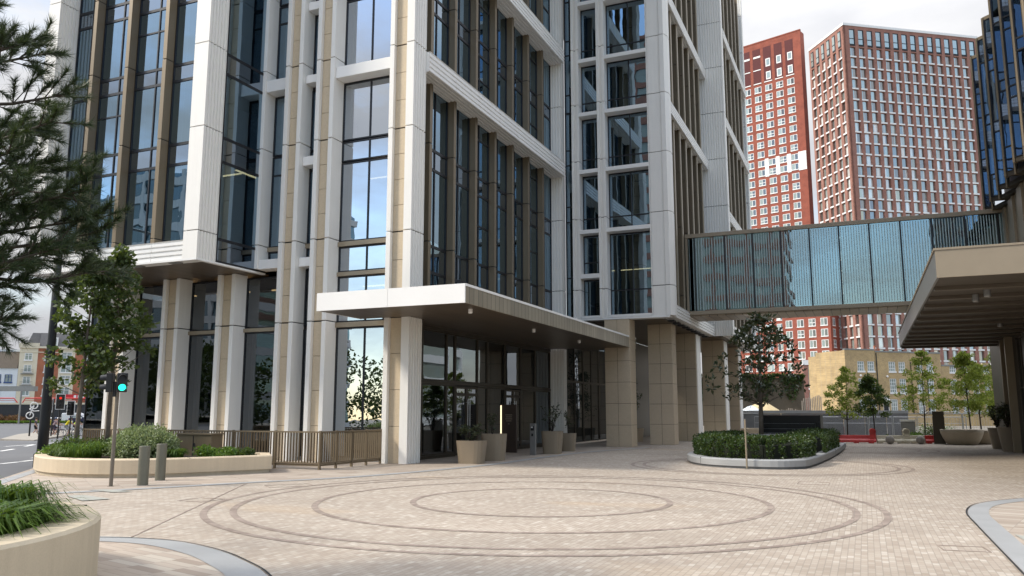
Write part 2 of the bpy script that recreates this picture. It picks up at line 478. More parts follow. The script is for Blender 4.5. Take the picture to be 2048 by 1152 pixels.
# ================================================================== THE HOTEL
YF, YS, YG = 22.85, 22.99, 23.5          # fin front, stone face, glass plane of the street front
JOINTS = [4.72, 7.6, 11.2, 14.2, 17.2, 20.2, 23.2, 26.2, 29.2, 32.2]
ZT = 33.0
hotel = thing('hotel_building', 'tall hotel of white fluted piers, tan stone strips and bronze fins over dark glass', 'building', (-17, 23.5, 0))

def segs(z0, z1, gap=.035, joints=JOINTS):
    zs = [z0] + [j for j in joints if z0 + .15 < j < z1 - .15] + [z1]
    return [(a + (gap / 2 if i else 0), b - (gap / 2 if i < len(zs) - 2 else 0)) for i, (a, b) in enumerate(zip(zs, zs[1:]))]
def fluted(p0, p1, n, depth=.045, side=1):
    """plan polyline p0->p1 with n grooves cut to the left (side=1) of the direction"""
    p0 = Vector(p0); p1 = Vector(p1); t = (p1 - p0); ln = t.length; t.normalize(); nv = Vector((-t.y, t.x)) * side
    out = []; w = ln / n
    for i in range(n):
        s0 = i * w
        for f, d in ((.0, 0), (.56, 0), (.66, 1), (.92, 1)):
            out.append(tuple(p0 + t * (s0 + f * w) + nv * depth * d))
    out.append(tuple(p1))
    return out

def stone_pier(xl, xr, z0, z1, finw=.17, corner=False):
    mb = MB()
    blocks = [0.0, .92, 2.08, 2.9, 3.6]
    fr = .3 if corner else finw
    for za, zb in segs(z0, z1):
        mb.box(xl, YF, za, xl + finw, YG, zb, 0)
        if corner:
            pl = [(xr - fr, YG + .2), (xr - fr, YF), (xr, YF)] + fluted((xr, YF + .02), (xr, YG + .2), 5) 
            mb.prism(pl, za, zb, 0)
        else:
            mb.box(xr - fr, YF, za, xr, YG, zb, 0)
        n = max(1, round((zb - za) / (1.17 if zb < 5 else .95))); h = (zb - za) / n
        for i in range(n):
            mb.box(xl + finw + .008, YS, za + i * h + .006, xr - fr - .008, YG - .05, za + (i + 1) * h - .006, 1)
    mb.box(xl + .04, YS + .04, z0, xr - .06, YG - .06, z1, 2)
    return mb.build('pier', [M_WHITE, M_STONE, M_DARK], hotel, bevel=.008)

def window(parent, a, b, z0, z1, mull=(), trans=(), g=None, fw=.05, curtain=0.0, d0=-.05, d1=.035, fm=None, blind=0.0, name='window'):
    g = g or M_GLASS; fm = fm or M_FRAME
    a = Vector(a); b = Vector(b); ln = (b - a).length; t = (b - a) / ln; n = Vector((t.y, -t.x))
    mb = MB(); mb.poly([(a.x, a.y, z0), (b.x, b.y, z0), (b.x, b.y, z1), (a.x, a.y, z1)])
    w = mb.build(name, g, parent)
    fb = MB()
    def P(f): return a + t * (f * ln)
    fb.wall(a, a + t * fw, z0, z1, d0, d1); fb.wall(b - t * fw, b, z0, z1, d0, d1)
    for f in mull: fb.wall(P(f) - t * fw * .5, P(f) + t * fw * .5, z0 + fw, z1 - fw, d0, d1)
    fb.wall(a + t * fw, b - t * fw, z0, z0 + fw, d0, d1 - .004); fb.wall(a + t * fw, b - t * fw, z1 - fw, z1, d0, d1 - .004)
    for z in trans: fb.wall(a + t * fw, b - t * fw, z - fw * .6, z + fw * .6, d0 + .006, d1 - .006)
    fb.build('window_frame', fm, w)
    if curtain:
        cb = MB(); k = max(3, int(curtain / .09)); pts = []
        for i in range(k + 1):
            q = a + t * (fw + .12 + curtain * i / k) - n * (.18 + (.05 if i % 2 else 0)); pts.append(q)
        for p, q in zip(pts, pts[1:]): cb.poly([(p.x, p.y, z0 + .05), (q.x, q.y, z0 + .05), (q.x, q.y, z1 - .05), (p.x, p.y, z1 - .05)])
        cb.build('curtain', M_CURTAIN, w)
    return w

# piers of the street front --------------------------------------------------
for xl, xr in ((-26.88, -26.02), (-24.18, -23.34), (-21.53, -20.70)):
    stone_pier(xl, xr, 0, 6.6)
stone_pier(-18.84, -18.08, 0, ZT)
stone_pier(-17.46, -16.69, 0, ZT)
stone_pier(-14.38, -13.42, 0, ZT, corner=True)
mb = MB()
for za, zb in segs(6.72, ZT): mb.box(-20.02, YF + .05, za, -19.78, YG + .1, zb)
mb.build('edge_fin', M_WHITE, hotel, bevel=.008)

def hbeam(x0, x1, z0, z1, y0=22.95, y1=YG - .02, name='cross_beam'):
    mb = MB(); mb.box(x0, y0, z0, x1, y1, z1)
    return mb.build(name, M_WHITE2, hotel, bevel=.01)
for z0, z1 in ((6.70, 7.04), (13.38, 13.83), (19.38, 19.83)): hbeam(-19.77, -18.85, z0, z1)
for z0, z1 in ((6.70, 7.02), (10.38, 10.71), (13.49, 13.79), (16.33, 16.64), (19.4, 19.75)): hbeam(-18.07, -17.47, z0, z1, 23.05)
for z0, z1 in ((13.42, 13.84), (19.38, 19.83)): hbeam(-16.68, -14.39, z0, z1)

# windows of the street front --------------------------------------------------
ups = [(7.08, 7.42, ()), (7.58, 11.02, (10.3,)), (11.05, 13.36, ()), (13.86, 17.0, (16.3,)), (17.05, 19.36, ()), (19.86, 23.0, (22.3,))]
for i, (z0, z1, tr) in enumerate(ups):
    window(hotel, (-19.78, YG), (-18.84, YG), z0, z1, (.5,), tr, curtain=.12 if i else 0)
    window(hotel, (-18.08, YG), (-17.46, YG), z0, z1, (), tr)
for a, b in ((-19.77, -18.85), (-18.07, -17.47)):
    mb = MB(); mb.box(a, YG - .12, 7.42, b, YG + .05, 7.575); mb.build('transom', M_BRONZE_L, hotel)
big = [(4.70, 6.30, ()), (6.46, 7.36, ()), (7.54, 10.42, ()), (10.46, 11.2, ()), (11.24, 13.4, ()), (13.86, 16.6, ()), (16.64, 17.3, ()), (17.34, 19.36, ()), (19.86, 23, ())]
for i, (z0, z1, tr) in enumerate(big):
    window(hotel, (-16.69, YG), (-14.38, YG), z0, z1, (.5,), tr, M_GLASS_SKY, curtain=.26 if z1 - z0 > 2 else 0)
for z0, z1 in ((4.52, 4.69), (6.31, 6.45), (7.37, 7.53)):
    mb = MB(); mb.box(-16.68, YG - .12, z0, -14.39, YG + .05, z1); mb.build('transom', M_BRONZE_L, hotel)
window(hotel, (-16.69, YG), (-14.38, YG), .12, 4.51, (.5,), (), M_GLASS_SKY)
window(hotel, (-18.08, YG), (-17.46, YG), .12, 4.5, (), (), M_GLASS_G)
window(hotel, (-18.08, YG), (-17.46, YG), 4.62, 6.66, (), (), M_GLASS_G)
for a, b in ((-28.6, -26.88), (-26.02, -24.18), (-23.34, -21.53), (-20.70, -18.84)):
    window(hotel, (a, YG), (b, YG), .12, 4.5, (), (), M_GLASS_G, curtain=.25)
    window(hotel, (a, YG), (b, YG), 4.64, 6.5, (), (), M_GLASS_G)
    mb = MB(); mb.box(a + .01, YG - .12, 4.505, b - .01, YG + .05, 4.635); mb.build('transom', M_BRONZE_L, hotel)
mb = MB(); mb.box(-28.6, YG - .1, 0, -13.6, YG + .1, .115); mb.build('plinth', M_GREY, hotel)
mb = MB(); mb.box(-28.62, YG, 0, -28.5, 34, 6.5); mb.build('end_wall', M_STONE2, hotel)

# projecting box of bedrooms on the left -----------------------------------------
BY, BG, BX0, BX1, BZ = 20.1, 20.97, -28.05, -19.9, 6.65
for xl, xr in ((BX0, BX0 + .6), (BX1 - .62, BX1)):
    mb = MB()
    for za, zb in segs(BZ, ZT):
        mb.prism([(xl, BG + .05), (xl, BY), (xr, BY)] + fluted((xr, BY + .02), (xr, BG), 6) + [(xr - .05, BG + .05)], za, zb, 0)
    mb.box(xl + .06, BY + .08, BZ + .05, xr - .08, BG, ZT, 1)
    mb.build('fluted_pier', [M_WHITE, M_DARK], hotel)
mb = MB()
def flute_h(y, z0, z1, n, d, axis='y', x=0):
    out = []; h = (z1 - z0) / n
    for i in range(n):
        for f, q in ((.0, 0), (.62, 0), (.72, 1), (.93, 1)): out.append((f * h + z0 + i * h, q * d))
    out.append((z1, 0))
    return out
prof = [(BX0 + .61, BY + .06 + q, z) for z, q in flute_h(0, BZ + .02, 7.32, 4, .05)]
prof = [(BX0 + .61, BG, BZ + .02)] + prof + [(BX0 + .61, BG, 7.32)]
xs = [BX0 + .61, -25.3, -23.4, -21.98, BX1 - .63]
for a, b in zip(xs, xs[1:]): mb.extr([(a + .008, p[1], p[2]) for p in prof], (b - a - .016, 0, 0))
mb.build('fluted_band', M_WHITE2, hotel)
bays = [BX0 + .6, -26.21, -24.4, -22.53, BX1 - .62]
for x in bays[1:4]:
    mb = MB()
    for za, zb in segs(7.33, ZT): mb.box(x, 20.6, za, x + .18, BG, zb)
    mb.box(x + .02, 20.63, 7.33, x + .16, BG - .01, ZT, 1)
    mb.build('bronze_fin', [M_BRONZE, M_DARK], hotel, bevel=.006)
lev = [(7.33, 10.3, ()), (10.3, 11.05, ()), (11.05, 13.44, ()), (13.44, 14.05, ()), (14.05, 16.42, ()), (16.42, 17.05, ()), (17.05, 19.42, ()), (19.42, 20.05, ()), (20.05, 23, ())]
for i in range(4):
    a = bays[i] + (.18 if i else 0); b = bays[i + 1]
    for j, (z0, z1, tr) in enumerate(lev):
        tall = z1 - z0 > 1.2
        window(hotel, (a, BG), (b, BG), z0, z1, (.62,), ((z0 + z1) / 2 + .3,) if (i * 3 + j) % 5 == 0 and tall else (), M_GLASS if tall else M_GLASS_S, curtain=.22 if tall else 0)
for j, (z0, z1) in enumerate(((6.67, 7.46), (7.46, 10.18), (10.18, 11.04), (11.04, 13.36), (13.36, 14.1), (14.1, 17.12), (17.12, 20.12), (20.12, 23.1))):
    window(hotel, (BX1 - .02, BG + .02), (BX1 - .02, YG), z0, z1, (), (), M_GLASS if z1 - z0 > 1 else M_GLASS_S, d1=.02, curtain=.2 if z1 - z0 > 1.5 else 0)
mb = MB()
mb.box(BX0, BY, BZ - .06, BX1, BY + .42, BZ); mb.box(BX1 - .16, BY + .42, BZ - .06, BX1, YG, BZ); mb.box(BX0, BY + .42, BZ - .06, BX0 + .3, YG, BZ)
mb.build('soffit_edge', M_WHITE2, hotel)
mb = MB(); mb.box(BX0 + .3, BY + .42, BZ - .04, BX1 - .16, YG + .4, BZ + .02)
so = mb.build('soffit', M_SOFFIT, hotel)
for x in (-26.9, -24.9, -22.9, -21.2):
    mb = MB(); mb.box(x, BY + .1, BZ - .09, x + .45, BY + .3, BZ - .061); mb.build('vent', M_GREY, so)
# left return of the box
mb = MB(); mb.box(BX0, BG + .06, BZ, BX0 + .1, 34, ZT); mb.build('end_wall', M_WHITE, hotel)

# entrance front (faces +X) --------------------------------------------------------
EX, EXO = -14.1, -13.80
finy = [24.70 + 1.88 * k for k in range(7)]
for y in finy:
    mb = MB()
    for za, zb in segs(5.2, ZT): mb.box(EX, y, za, EXO, y + .2, zb)
    mb.box(EX, y + .02, 5.2, EXO - .03, y + .18, ZT, 1)
    mb.build('bronze_fin', [M_BRONZE, M_DARK], hotel, bevel=.006)
elev = [(5.2, 6.6, ()), (6.6, 7.56, ()), (7.56, 10.43, ()), (10.43, 11.17, ()), (11.17, 14.1, ()), (14.1, 16.52, ()), (16.52, 17.15, ()), (17.15, 20.1, ()), (20.1, 22.4, ()), (22.4, 26.5, ())]
ys = [YG + .2] + finy + [37.9]
for i in range(8):
    a = ys[i] + (.2 if i else 0); b = ys[i + 1]
    if b - a < .5: continue
    for z0, z1, tr in elev:
        tall = z1 - z0 > 1.4
        window(hotel, (EX, a), (EX, b), z0, z1, (.42,), ((z0 * .45 + z1 * .55),) if tall and i % 3 == 0 else (), M_GLASS if tall else M_GLASS_S, curtain=.3 if tall else 0)
def fbeam_x(xo, xi, y0, y1, z0, z1, n=4, parts=7, name='fluted_beam'):
    """horizontal fluted beam running along Y, face towards +X"""
    mb = MB(); prof = [(xi, z0), ] + [(xo - q, z) for z, q in flute_h(0, z0, z1, n, .045)] + [(xi, z1)]
    # grooved underside
    prof = [(xi, z0)] + [(xi + (xo - xi) * (i / 5 + d), z0 + h) for i in range(5) for d, h in ((.02, 0), (.13, 0), (.15, .03), (.19, .03))] + prof[1:]
    for i in range(parts):
        a = y0 + (y1 - y0) * i / parts; b = y0 + (y1 - y0) * (i + 1) / parts
        mb.extr([(p[0], a + .008, p[1]) for p in prof], (0, b - a - .016, 0))
    mb.box(xi + .01, y0 + .01, z0 + .06, xo - .07, y1 - .01, z1 - .01, 1)
    return mb.build(name, [M_WHITE2, M_DARK], hotel)
for z in (13.42, 19.5, 25.5): fbeam_x(-13.28, EX + .02, YG + .205, 37.88, z, z + .72)
mb = MB()
for za, zb in segs(0, ZT):
    mb.prism(fluted((-14.9, 37.9), (-13.5, 37.9), 9) + [(-13.5, 38.4), (-14.9, 38.4)], za, zb, 0)
mb.box(-14.85, 37.98, 0, -13.56, 38.35, ZT, 1)
mb.build('fluted_pier', [M_WHITE, M_DARK], hotel)

# entrance glazing at the ground ----------------------------------------------------
GX = -14.22
mull = [23.72, 25.1, 26.95, 27.65, 29.6, 30.55, 32.35, 34.1, 35.9, 37.88]
for i, (a, b) in enumerate(zip(mull, mull[1:])):
    window(hotel, (GX, a), (GX, b), 2.75, 4.55, (), (), M_GLASS_G, fm=M_BRONZE_D, d1=.05)
    if i == 3 or i == 6: continue
    window(hotel, (GX, a), (GX, b), .12, 2.63, (), (), M_GLASS_G, fm=M_BRONZE_D, d1=.05)
mb = MB(); mb.box(GX - .1, 23.72, 2.64, GX + .07, 37.88, 2.74); mb.box(GX - .1, 23.72, 4.56, GX + .07, 37.88, 4.69); mb.box(GX - .1, 23.72, 0, GX + .09, 27.6, .115); mb.box(GX - .1, 29.6, 0, GX + .09, 37.88, .115)
mb.build('transom', M_BRONZE_D, hotel)
for y0, y1 in ((27.66, 29.59), (32.36, 34.09)):
    ym = (y0 + y1) / 2
    for a, b, s in ((y0, ym, 1), (ym, y1, -1)):
        d = window(hotel, (GX + .02, a), (GX + .02, b), .03, 2.6, (), (.3, 2.3), M_GLASS_G, fw=.09, fm=M_BRONZE_D, name='entrance_door')
        yy = ym - s * .09
        hb = MB(); hb.tube([(GX + .14, yy, .75), (GX + .14, yy, 2.1)], .018)
        for z in (.85, 2.0): hb.tube([(GX + .05, yy, z), (GX + .14, yy, z)], .012)
        hb.build('handle', M_STEEL, d)

# block two: white framed bay facing the square -----------------------------------------
Y2 = 38.0
def fin2(x0, x1, z0=6.16):
    """double white fin"""
    mb = MB(); m = (x0 + x1) / 2
    for za, zb in segs(z0, ZT):
        mb.box(x0, Y2, za, x0 + (x1 - x0) * .34, Y2 + .62, zb); mb.box(x0 + (x1 - x0) * .34, Y2 + .12, za, x1 - (x1 - x0) * .34, Y2 + .62, zb); mb.box(x1 - (x1 - x0) * .34, Y2 + .03, za, x1, Y2 + .62, zb)
    mb.box(x0 + .03, Y2 + .15, z0 + .05, x1 - .03, Y2 + .6, ZT, 1)
    mb.build('white_fin', [M_WHITE, M_DARK], hotel, bevel=.008)
fin2(-12.98, -12.60); fin2(-11.62, -11.22)
zj = [8.3, 11.2, 14.2, 17.2, 20.2, 23.2, 26.2]
def b2row(x0, x1, mulls, skip0=False):
    lo = 6.3
    for z in ([8.16] if not skip0 else []) + [10.42, 13.53, 16.56, 19.45, 22.6, 25.6]:
        mb = MB(); mb.box(x0 + .005, Y2 + .03, z, x1 - .005, Y2 + .6, z + .2 if z > 9 else z + .22); mb.build('cross_beam', M_WHITE2, hotel, bevel=.01)
        tr = (lo + .62,) if z > 9 else ()
        if skip0 and lo < 7: tr = (7.55,)
        window(hotel, (x0, Y2 + .6), (x1, Y2 + .6), lo, z - .02, mulls, tr, M_GLASS, curtain=.3)
        lo = z + .24
b2row(-12.60, -11.62, ()); b2row(-11.22, -9.05, (.53,), True)
window(hotel, (-13.5, Y2 + .55), (-12.98, Y2 + .55), 5.0, 17.0, (), (8.3, 11.2, 12, 14.2, 15))
window(hotel, (-13.5, Y2 + .55), (-12.98, Y2 + .55), 17.0, 26, (), (18, 20.2, 21.0, 23.2))
mb = MB(); mb.box(-12.98, Y2 + .02, 6.06, -8.2, Y2 + .6, 6.155); mb.box(-11.2, Y2 + .01, 6.16, -9.07, Y2 + .58, 6.29); mb.box(-12.58, Y2 + .01, 6.16, -11.63, Y2 + .58, 6.29); mb.build('sill_band', M_WHITE2, hotel, bevel=.008)
mb = MB()
for za, zb in segs(6.155, ZT):
    mb.box(-9.05, Y2 + .06, za, -8.99, Y2 + .6, zb); mb.box(-8.975, Y2 + .04, za, -8.36, Y2 + .6, zb)
    mb.prism([(-8.345, Y2 + .6), (-8.345, Y2 - .01), (-8.13, Y2 - .01), (-8.0, Y2 + .3), (-8.0, Y2 + .75), (-8.345, Y2 + .75)], za, zb)
mb.box(-9.0, Y2 + .1, 6.2, -8.2, Y2 + .58, ZT, 1)
mb.build('corner_pier', [M_WHITE, M_DARK], hotel)

def side_block(xo, y0, y1, z0, nf, beams, fz=6.75):
    """bronze fins and glazing on a +X side"""
    xg = xo - .75
    st = (y1 - y0) / (nf + 1)
    fy = [y0 + st * (k + 1) for k in range(nf)]
    for y in fy:
        mb = MB()
        for za, zb in segs(fz, ZT): mb.box(xg, y - .09, za, xo - .18, y + .09, zb)
        mb.box(xo - .18, y - .11, fz, xo - .12, y + .11, ZT, 1)
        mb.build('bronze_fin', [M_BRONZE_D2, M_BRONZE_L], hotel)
    ed = [y0] + fy + [y1]
    for a, b in zip(ed, ed[1:]):
        for q0, q1 in ((fz, 10.42), (10.42, 11.17), (11.17, 13.42), (13.42, 14.12), (14.12, 17.15), (17.15, 20.15), (20.15, 23.15), (23.15, 26.15), (26.15, 32)):
            window(hotel, (xg, a), (xg, b), q0, q1, (), (), M_GLASS if q1 - q0 > 1 else M_GLASS_S)
    for zb in beams:
        fbeam_x(xo + .02, xo - .62, y0 + .02, y1 - .02, zb, zb + .62, 4, 5)
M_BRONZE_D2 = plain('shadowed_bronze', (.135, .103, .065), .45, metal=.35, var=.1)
side_block(-8.1, Y2 + .76, 49.98, 6.15, 6, (6.14, 16.5, 22.5))
# block three and four: fluted piers stepping out to the right ---------------------------------
def fluted_front(x0, x1, y, z0, n, d=.6):
    mb = MB()
    for za, zb in segs(z0, ZT + 4):
        mb.prism(fluted((x0, y), (x1 - .1, y), n) + [(x1, y), (x1, y + d), (x0, y + d)], za, zb)
    mb.box(x0 + .06, y + .07, z0 + .05, x1 - .06, y + d - .05, ZT + 4, 1)
    mb.build('fluted_pier', [M_WHITE, M_DARK], hotel)
fluted_front(-9.1, -7.0, 50.0, 6.15, 13)
side_block(-7.0, 50.65, 61.9, 6.15, 5, (6.14, 13.3, 19.4, 25.4))
fluted_front(-8.5, -7.1, 62.0, 6.15, 8)
# soffits over the open passage, and the columns
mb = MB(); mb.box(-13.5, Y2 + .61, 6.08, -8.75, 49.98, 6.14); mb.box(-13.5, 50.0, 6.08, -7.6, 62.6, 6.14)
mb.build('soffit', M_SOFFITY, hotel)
for k in range(9):
    mb = MB(); mb.box(-8.62, 39.4 + k * 1.15, 6.0, -8.3, 39.9 + k * 1.15, 6.075); mb.build('soffit_vent', M_DARK, hotel)
def stone_col(x0, x1, y0, y1, z1=6.08, tile=.98, strip=True):
    mb = MB(); n = int(round(z1 / tile)); h = z1 / n; xm = (x0 + x1) / 2; g = .007
    for i in range(n):
        a, b = i * h + g, (i + 1) * h - g
        mb.box(x0, y0, a, xm - g, y1, b); mb.box(xm + g, y0, a, x1, y1, b)
    mb.box(x0 + .02, y0 + .02, 0, x1 - .02, y1 - .02, z1, 1)
    if strip: mb.box(x1 + .002, y0 + .1, 0, x1 + .05, y1 - .05, z1 - .05, 2)
    mb.build('stone_column', [M_STONE2, M_DARK, M_WHITE], hotel, bevel=.006)
stone_col(-11.42, -10.18, 38.05, 39.1, strip=False)
stone_col(-10.06, -8.83, 41.2, 42.2, strip=False)
stone_col(-9.9, -8.68, 46.75, 48.1)
stone_col(-9.3, -7.95, 52.1, 53.5)
stone_col(-9.3, -7.95, 58.4, 59.8)
# dark lobby wall along the passage, glazed
for a, b in ((38.45, 41.2), (41.25, 44.0), (44.05, 46.8), (46.85, 49.6)):
    window(hotel, (-13.6, a), (-13.6, b), .1, 3.15, (.5,), (), M_GLASS_G, fm=M_BRONZE_D)
    window(hotel, (-13.6, a), (-13.6, b), 3.15, 6.0, (.5,), (), M_GLASS_G, fm=M_BRONZE_D)
mb = MB(); mb.box(-13.75, 49.62, 0, -13.5, 62.6, 6.07); mb.build('lobby_wall', M_BRONZE_D, hotel)
mb = MB(); mb.box(-13.45, 62.3, 3.9, -9.35, 62.5, 4.2); mb.build('passage_beam', M_BRONZE_D, hotel)

# rooms behind the glass ------------------------------------------------------------------
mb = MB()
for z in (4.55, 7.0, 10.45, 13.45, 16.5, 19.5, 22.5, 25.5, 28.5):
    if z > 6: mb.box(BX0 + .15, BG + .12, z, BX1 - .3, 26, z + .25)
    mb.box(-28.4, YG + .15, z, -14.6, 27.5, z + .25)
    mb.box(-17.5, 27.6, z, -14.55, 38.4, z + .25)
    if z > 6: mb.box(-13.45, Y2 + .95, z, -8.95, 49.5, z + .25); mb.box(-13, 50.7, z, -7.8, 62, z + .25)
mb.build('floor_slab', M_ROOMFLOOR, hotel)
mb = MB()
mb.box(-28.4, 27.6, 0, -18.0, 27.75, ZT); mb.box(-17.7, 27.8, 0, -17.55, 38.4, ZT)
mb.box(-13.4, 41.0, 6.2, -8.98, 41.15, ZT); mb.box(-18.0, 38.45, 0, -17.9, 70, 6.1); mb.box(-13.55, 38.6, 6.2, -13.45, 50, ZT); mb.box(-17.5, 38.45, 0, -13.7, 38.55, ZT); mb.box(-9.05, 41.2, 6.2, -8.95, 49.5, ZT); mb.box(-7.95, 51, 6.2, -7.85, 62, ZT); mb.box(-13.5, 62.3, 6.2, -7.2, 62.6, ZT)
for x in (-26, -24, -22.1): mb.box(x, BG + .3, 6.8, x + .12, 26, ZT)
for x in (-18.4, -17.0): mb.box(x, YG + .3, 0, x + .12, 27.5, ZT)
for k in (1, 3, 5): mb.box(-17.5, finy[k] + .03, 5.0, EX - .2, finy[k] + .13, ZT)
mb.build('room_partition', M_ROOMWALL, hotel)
mb = MB(); mb.box(-29, 21.3, ZT - .3, -8.2, 60, ZT - .05); mb.box(-28, 39, ZT - .05, -14, 62, ZT); mb.build('roof', M_GREY, hotel)
# warm strip lights that show through the glass on two floors
def strip(x0, y0, z, x1, y1):
    mb = MB(); mb.box(x0, y0, z, x1, y1, z + .035); mb.build('strip_light', M_WARM, hotel)
for x in (-23.7, -21.9, -27.3): strip(x, 22.6, 10.25, x + 1.4, 22.68)
strip(-20.3, 22.1, 10.2, -20.22, 23.2)
strip(-19.6, 24.6, 10.2, -18.9, 24.68); strip(-16.4, 24.9, 10.2, -14.8, 24.98)
for x in (-25.9, -23.2, -20.5): strip(x, 24.6, 6.2, x + 1.6, 24.7)
strip(-16.4, 24.6, 6.1, -14.8, 24.72)
strip(-12.4, 40.6, 8.9, -9.3, 40.68)

# the entrance canopy ----------------------------------------------------------------------
CX, CY0, CY1, CZ0, CZ1 = -10.2, 20.42, 39.3, 4.69, 5.24
can = MB(); can.box(-15.25, CY0 + .05, CZ0 + .06, CX - .06, YF - .02, CZ1 - .02); can.box(-13.38, YF - .02, CZ0 + .06, CX - .06, 37.85, CZ1 - .02); can.box(-12.9, 37.85, CZ0 + .06, CX - .06, CY1 - .05, CZ1 - .02)
can = can.build('entrance_canopy', M_BRONZE_D, hotel)
mb = MB(); mb.box(-15.27, CY0, CZ0, -12.75, CY0 + .045, CZ1); mb.box(-12.74, CY0, CZ0, CX, CY0 + .045, CZ1); mb.box(-15.27, CY0 + .05, CZ0, -15.23, YF - .02, CZ1); mb.build('front_fascia', M_WHITE2, can)
mb = MB(); mb.box(CX - .05, CY0 + .05, CZ0, CX, CY1, CZ1 - .07); mb.box(-13, CY1 - .05, CZ0, CX - .06, CY1, CZ1 - .07); mb.build('side_fascia', M_FASCIA, can)
mb = MB(); mb.box(CX - .09, CY0 + .05, CZ1 - .068, CX + .015, CY1 + .01, CZ1 + .005); mb.build('fascia_cap', M_WHITE2, can)
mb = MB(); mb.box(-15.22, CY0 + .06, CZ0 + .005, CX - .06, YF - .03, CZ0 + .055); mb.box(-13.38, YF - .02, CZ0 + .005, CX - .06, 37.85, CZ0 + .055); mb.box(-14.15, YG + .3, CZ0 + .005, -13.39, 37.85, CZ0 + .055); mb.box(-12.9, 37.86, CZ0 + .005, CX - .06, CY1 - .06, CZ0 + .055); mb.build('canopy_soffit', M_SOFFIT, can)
for x, y in ((-10.75, 21.9), (-11.2, 28.2), (-11.2, 33.5)):
    mb = MB(); mb.lathe((x, y, CZ0 - .12), [(.055, 0), (.065, .02), (.065, .13)], 12); mb.build('ceiling_lamp', M_WHITE2, can)

# ================================================================== FOOTBRIDGE
BRX0, BRX1, BRY0, BRY1 = -8.22, 9.2, 42.4, 45.0
br = thing('footbridge', 'enclosed teal glass footbridge with beige edges spanning between the two buildings', 'footbridge', (0, 43.7, 6.6))
mb = MB(); mb.box(BRX0, BRY0 - .05, 6.6, BRX1, BRY0 + .12, 6.8); mb.box(BRX0, BRY1 - .12, 6.6, BRX1, BRY1 + .05, 6.8); mb.box(BRX0, BRY0 - .05, 6.8, BRX0 + .12, BRY0 + .12, 10.7); mb.build('bottom_rail', M_BEIGE, br, bevel=.01)
mb = MB(); mb.box(BRX0, BRY0 - .08, 10.68, BRX1, BRY1 + .08, 10.88); mb.build('bridge_roof', M_BEIGE, br, bevel=.01)
bx = [BRX0 + .12, -7.75, -6.2, -4.8, -3.43, -2.06, -.69, .68, 2.05, 3.4, 4.78, 6.1, 7.5, 9.1]
M_FRIT = glass('fritted_teal_glass', (.66, .86, .90), .36, (.10, .21, .23), .0045, .6)
M_FRITL = plain('frit_print', (.36, .47, .49), .3, var=.1)
for a, b in zip(bx, bx[1:]):
    mb = MB(); mb.poly([(a + .04, BRY0, 6.8), (b - .04, BRY0, 6.8), (b - .04, BRY0, 10.68), (a + .04, BRY0, 10.68)])
    p = mb.build('glass_panel', M_FRIT, br)
    mb = MB(); n = 11
    for i in range(n):
        x = a + .09 + (b - a - .18) * i / (n - 1)
        mb.box(x - .02, BRY0 - .012, 6.86, x + .02, BRY0 - .004, 10.62)
    mb.build('frit_stripe', M_FRITL, p)
    mb = MB(); mb.poly([(a + .04, BRY1, 6.8), (b - .04, BRY1, 6.8), (b - .04, BRY1, 10.68), (a + .04, BRY1, 10.68)])
    mb.build('glass_panel', M_GLASS_T, br)
for x in bx[1:-1]:
    mb = MB(); mb.box(x - .035, BRY0 - .03, 6.805, x + .035, BRY0 + .1, 10.675); mb.build('mullion', M_FRAME, br)
mb = MB(); mb.box(BRX0 + .1, BRY0 + .13, 6.52, BRX1, BRY1 - .13, 6.6); mb.build('bridge_soffit', planks('beige_soffit_boards', (.36, .295, .225), 'X', .42), br)
mb = MB(); mb.box(BRX0 + .2, BRY0 + .15, 6.81, BRX1, BRY1 - .15, 6.95); mb.box(BRX0 + .2, BRY0 + .15, 9.9, BRX1, BRY1 - .15, 10.0); mb.build('walkway', M_ROOMFLOOR, br)
mb = MB(); mb.tube([(BRX0 + .2, BRY0 + .25, 7.95), (BRX1, BRY0 + .25, 7.95)], .025); mb.build('handrail', M_STEEL, br)

# ================================================================== BUILDING ON THE RIGHT
rb = thing('glass_building', 'dark bronze and blue glass building with stepped bays and a deep canopy', 'building', (8, 36, 0))
ZB, ZR = 11.0, 18.3
NB = 13; sp = 2.08; yk0 = 42.6
for k in range(NB):
    y = yk0 - sp * k; top = ZR + .02 * k
    a, b, c_ = Vector((5.65, y)), Vector((5.97, y - .30)), Vector((5.65, y - sp)); d = (b - a).normalized()
    mb = MB(); mb.wall(a - d * .03, a + d * .05, ZB - .2, top + .12, -.12, .06); mb.wall(b - d * .045, b + d * .02, ZB - .2, top + .12, -.12, .06); mb.build('bronze_fin', M_BRONZE, rb, bevel=.006)
    lv = [ZB] + [ZB + q for q in ((1.0, 3.3, 3.75, 6.2) if k % 2 else (2.3, 2.75, 5.0, 5.5))] + [top]
    for i, (q0, q1) in enumerate(zip(lv, lv[1:])):
        window(rb, a + d * .051, b - d * .046, q0, q1, (), (), M_GLASS_B, fw=.03)
        window(rb, b + d * .02, c_ - d * .03, q0, q1, (), (), M_GLASS_B, fw=.04, d1=.012)
    mb = MB(); mb.prism([a, b, c_ + Vector((.9, 0)), a + Vector((.9, 0))], ZB - .18, ZB - .01); mb.build('bay_soffit', M_BRONZE_D, rb)
    mb = MB(); mb.prism([a, b, c_ + Vector((.9, 0)), a + Vector((.9, 0))], top + .005, top + .16); mb.build('parapet', M_BRONZE, rb)
y0b = yk0 - sp * NB
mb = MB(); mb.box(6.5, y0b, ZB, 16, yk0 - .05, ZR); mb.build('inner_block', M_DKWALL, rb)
clad = MB()
for k in range(15):
    clad.box(6.3 + .1 * (k % 2), 31.0 + k * 1.08, 5.4, 16, 32.06 + k * 1.08, ZB - .2)
clad.build('cladding', M_BEIGE, rb)
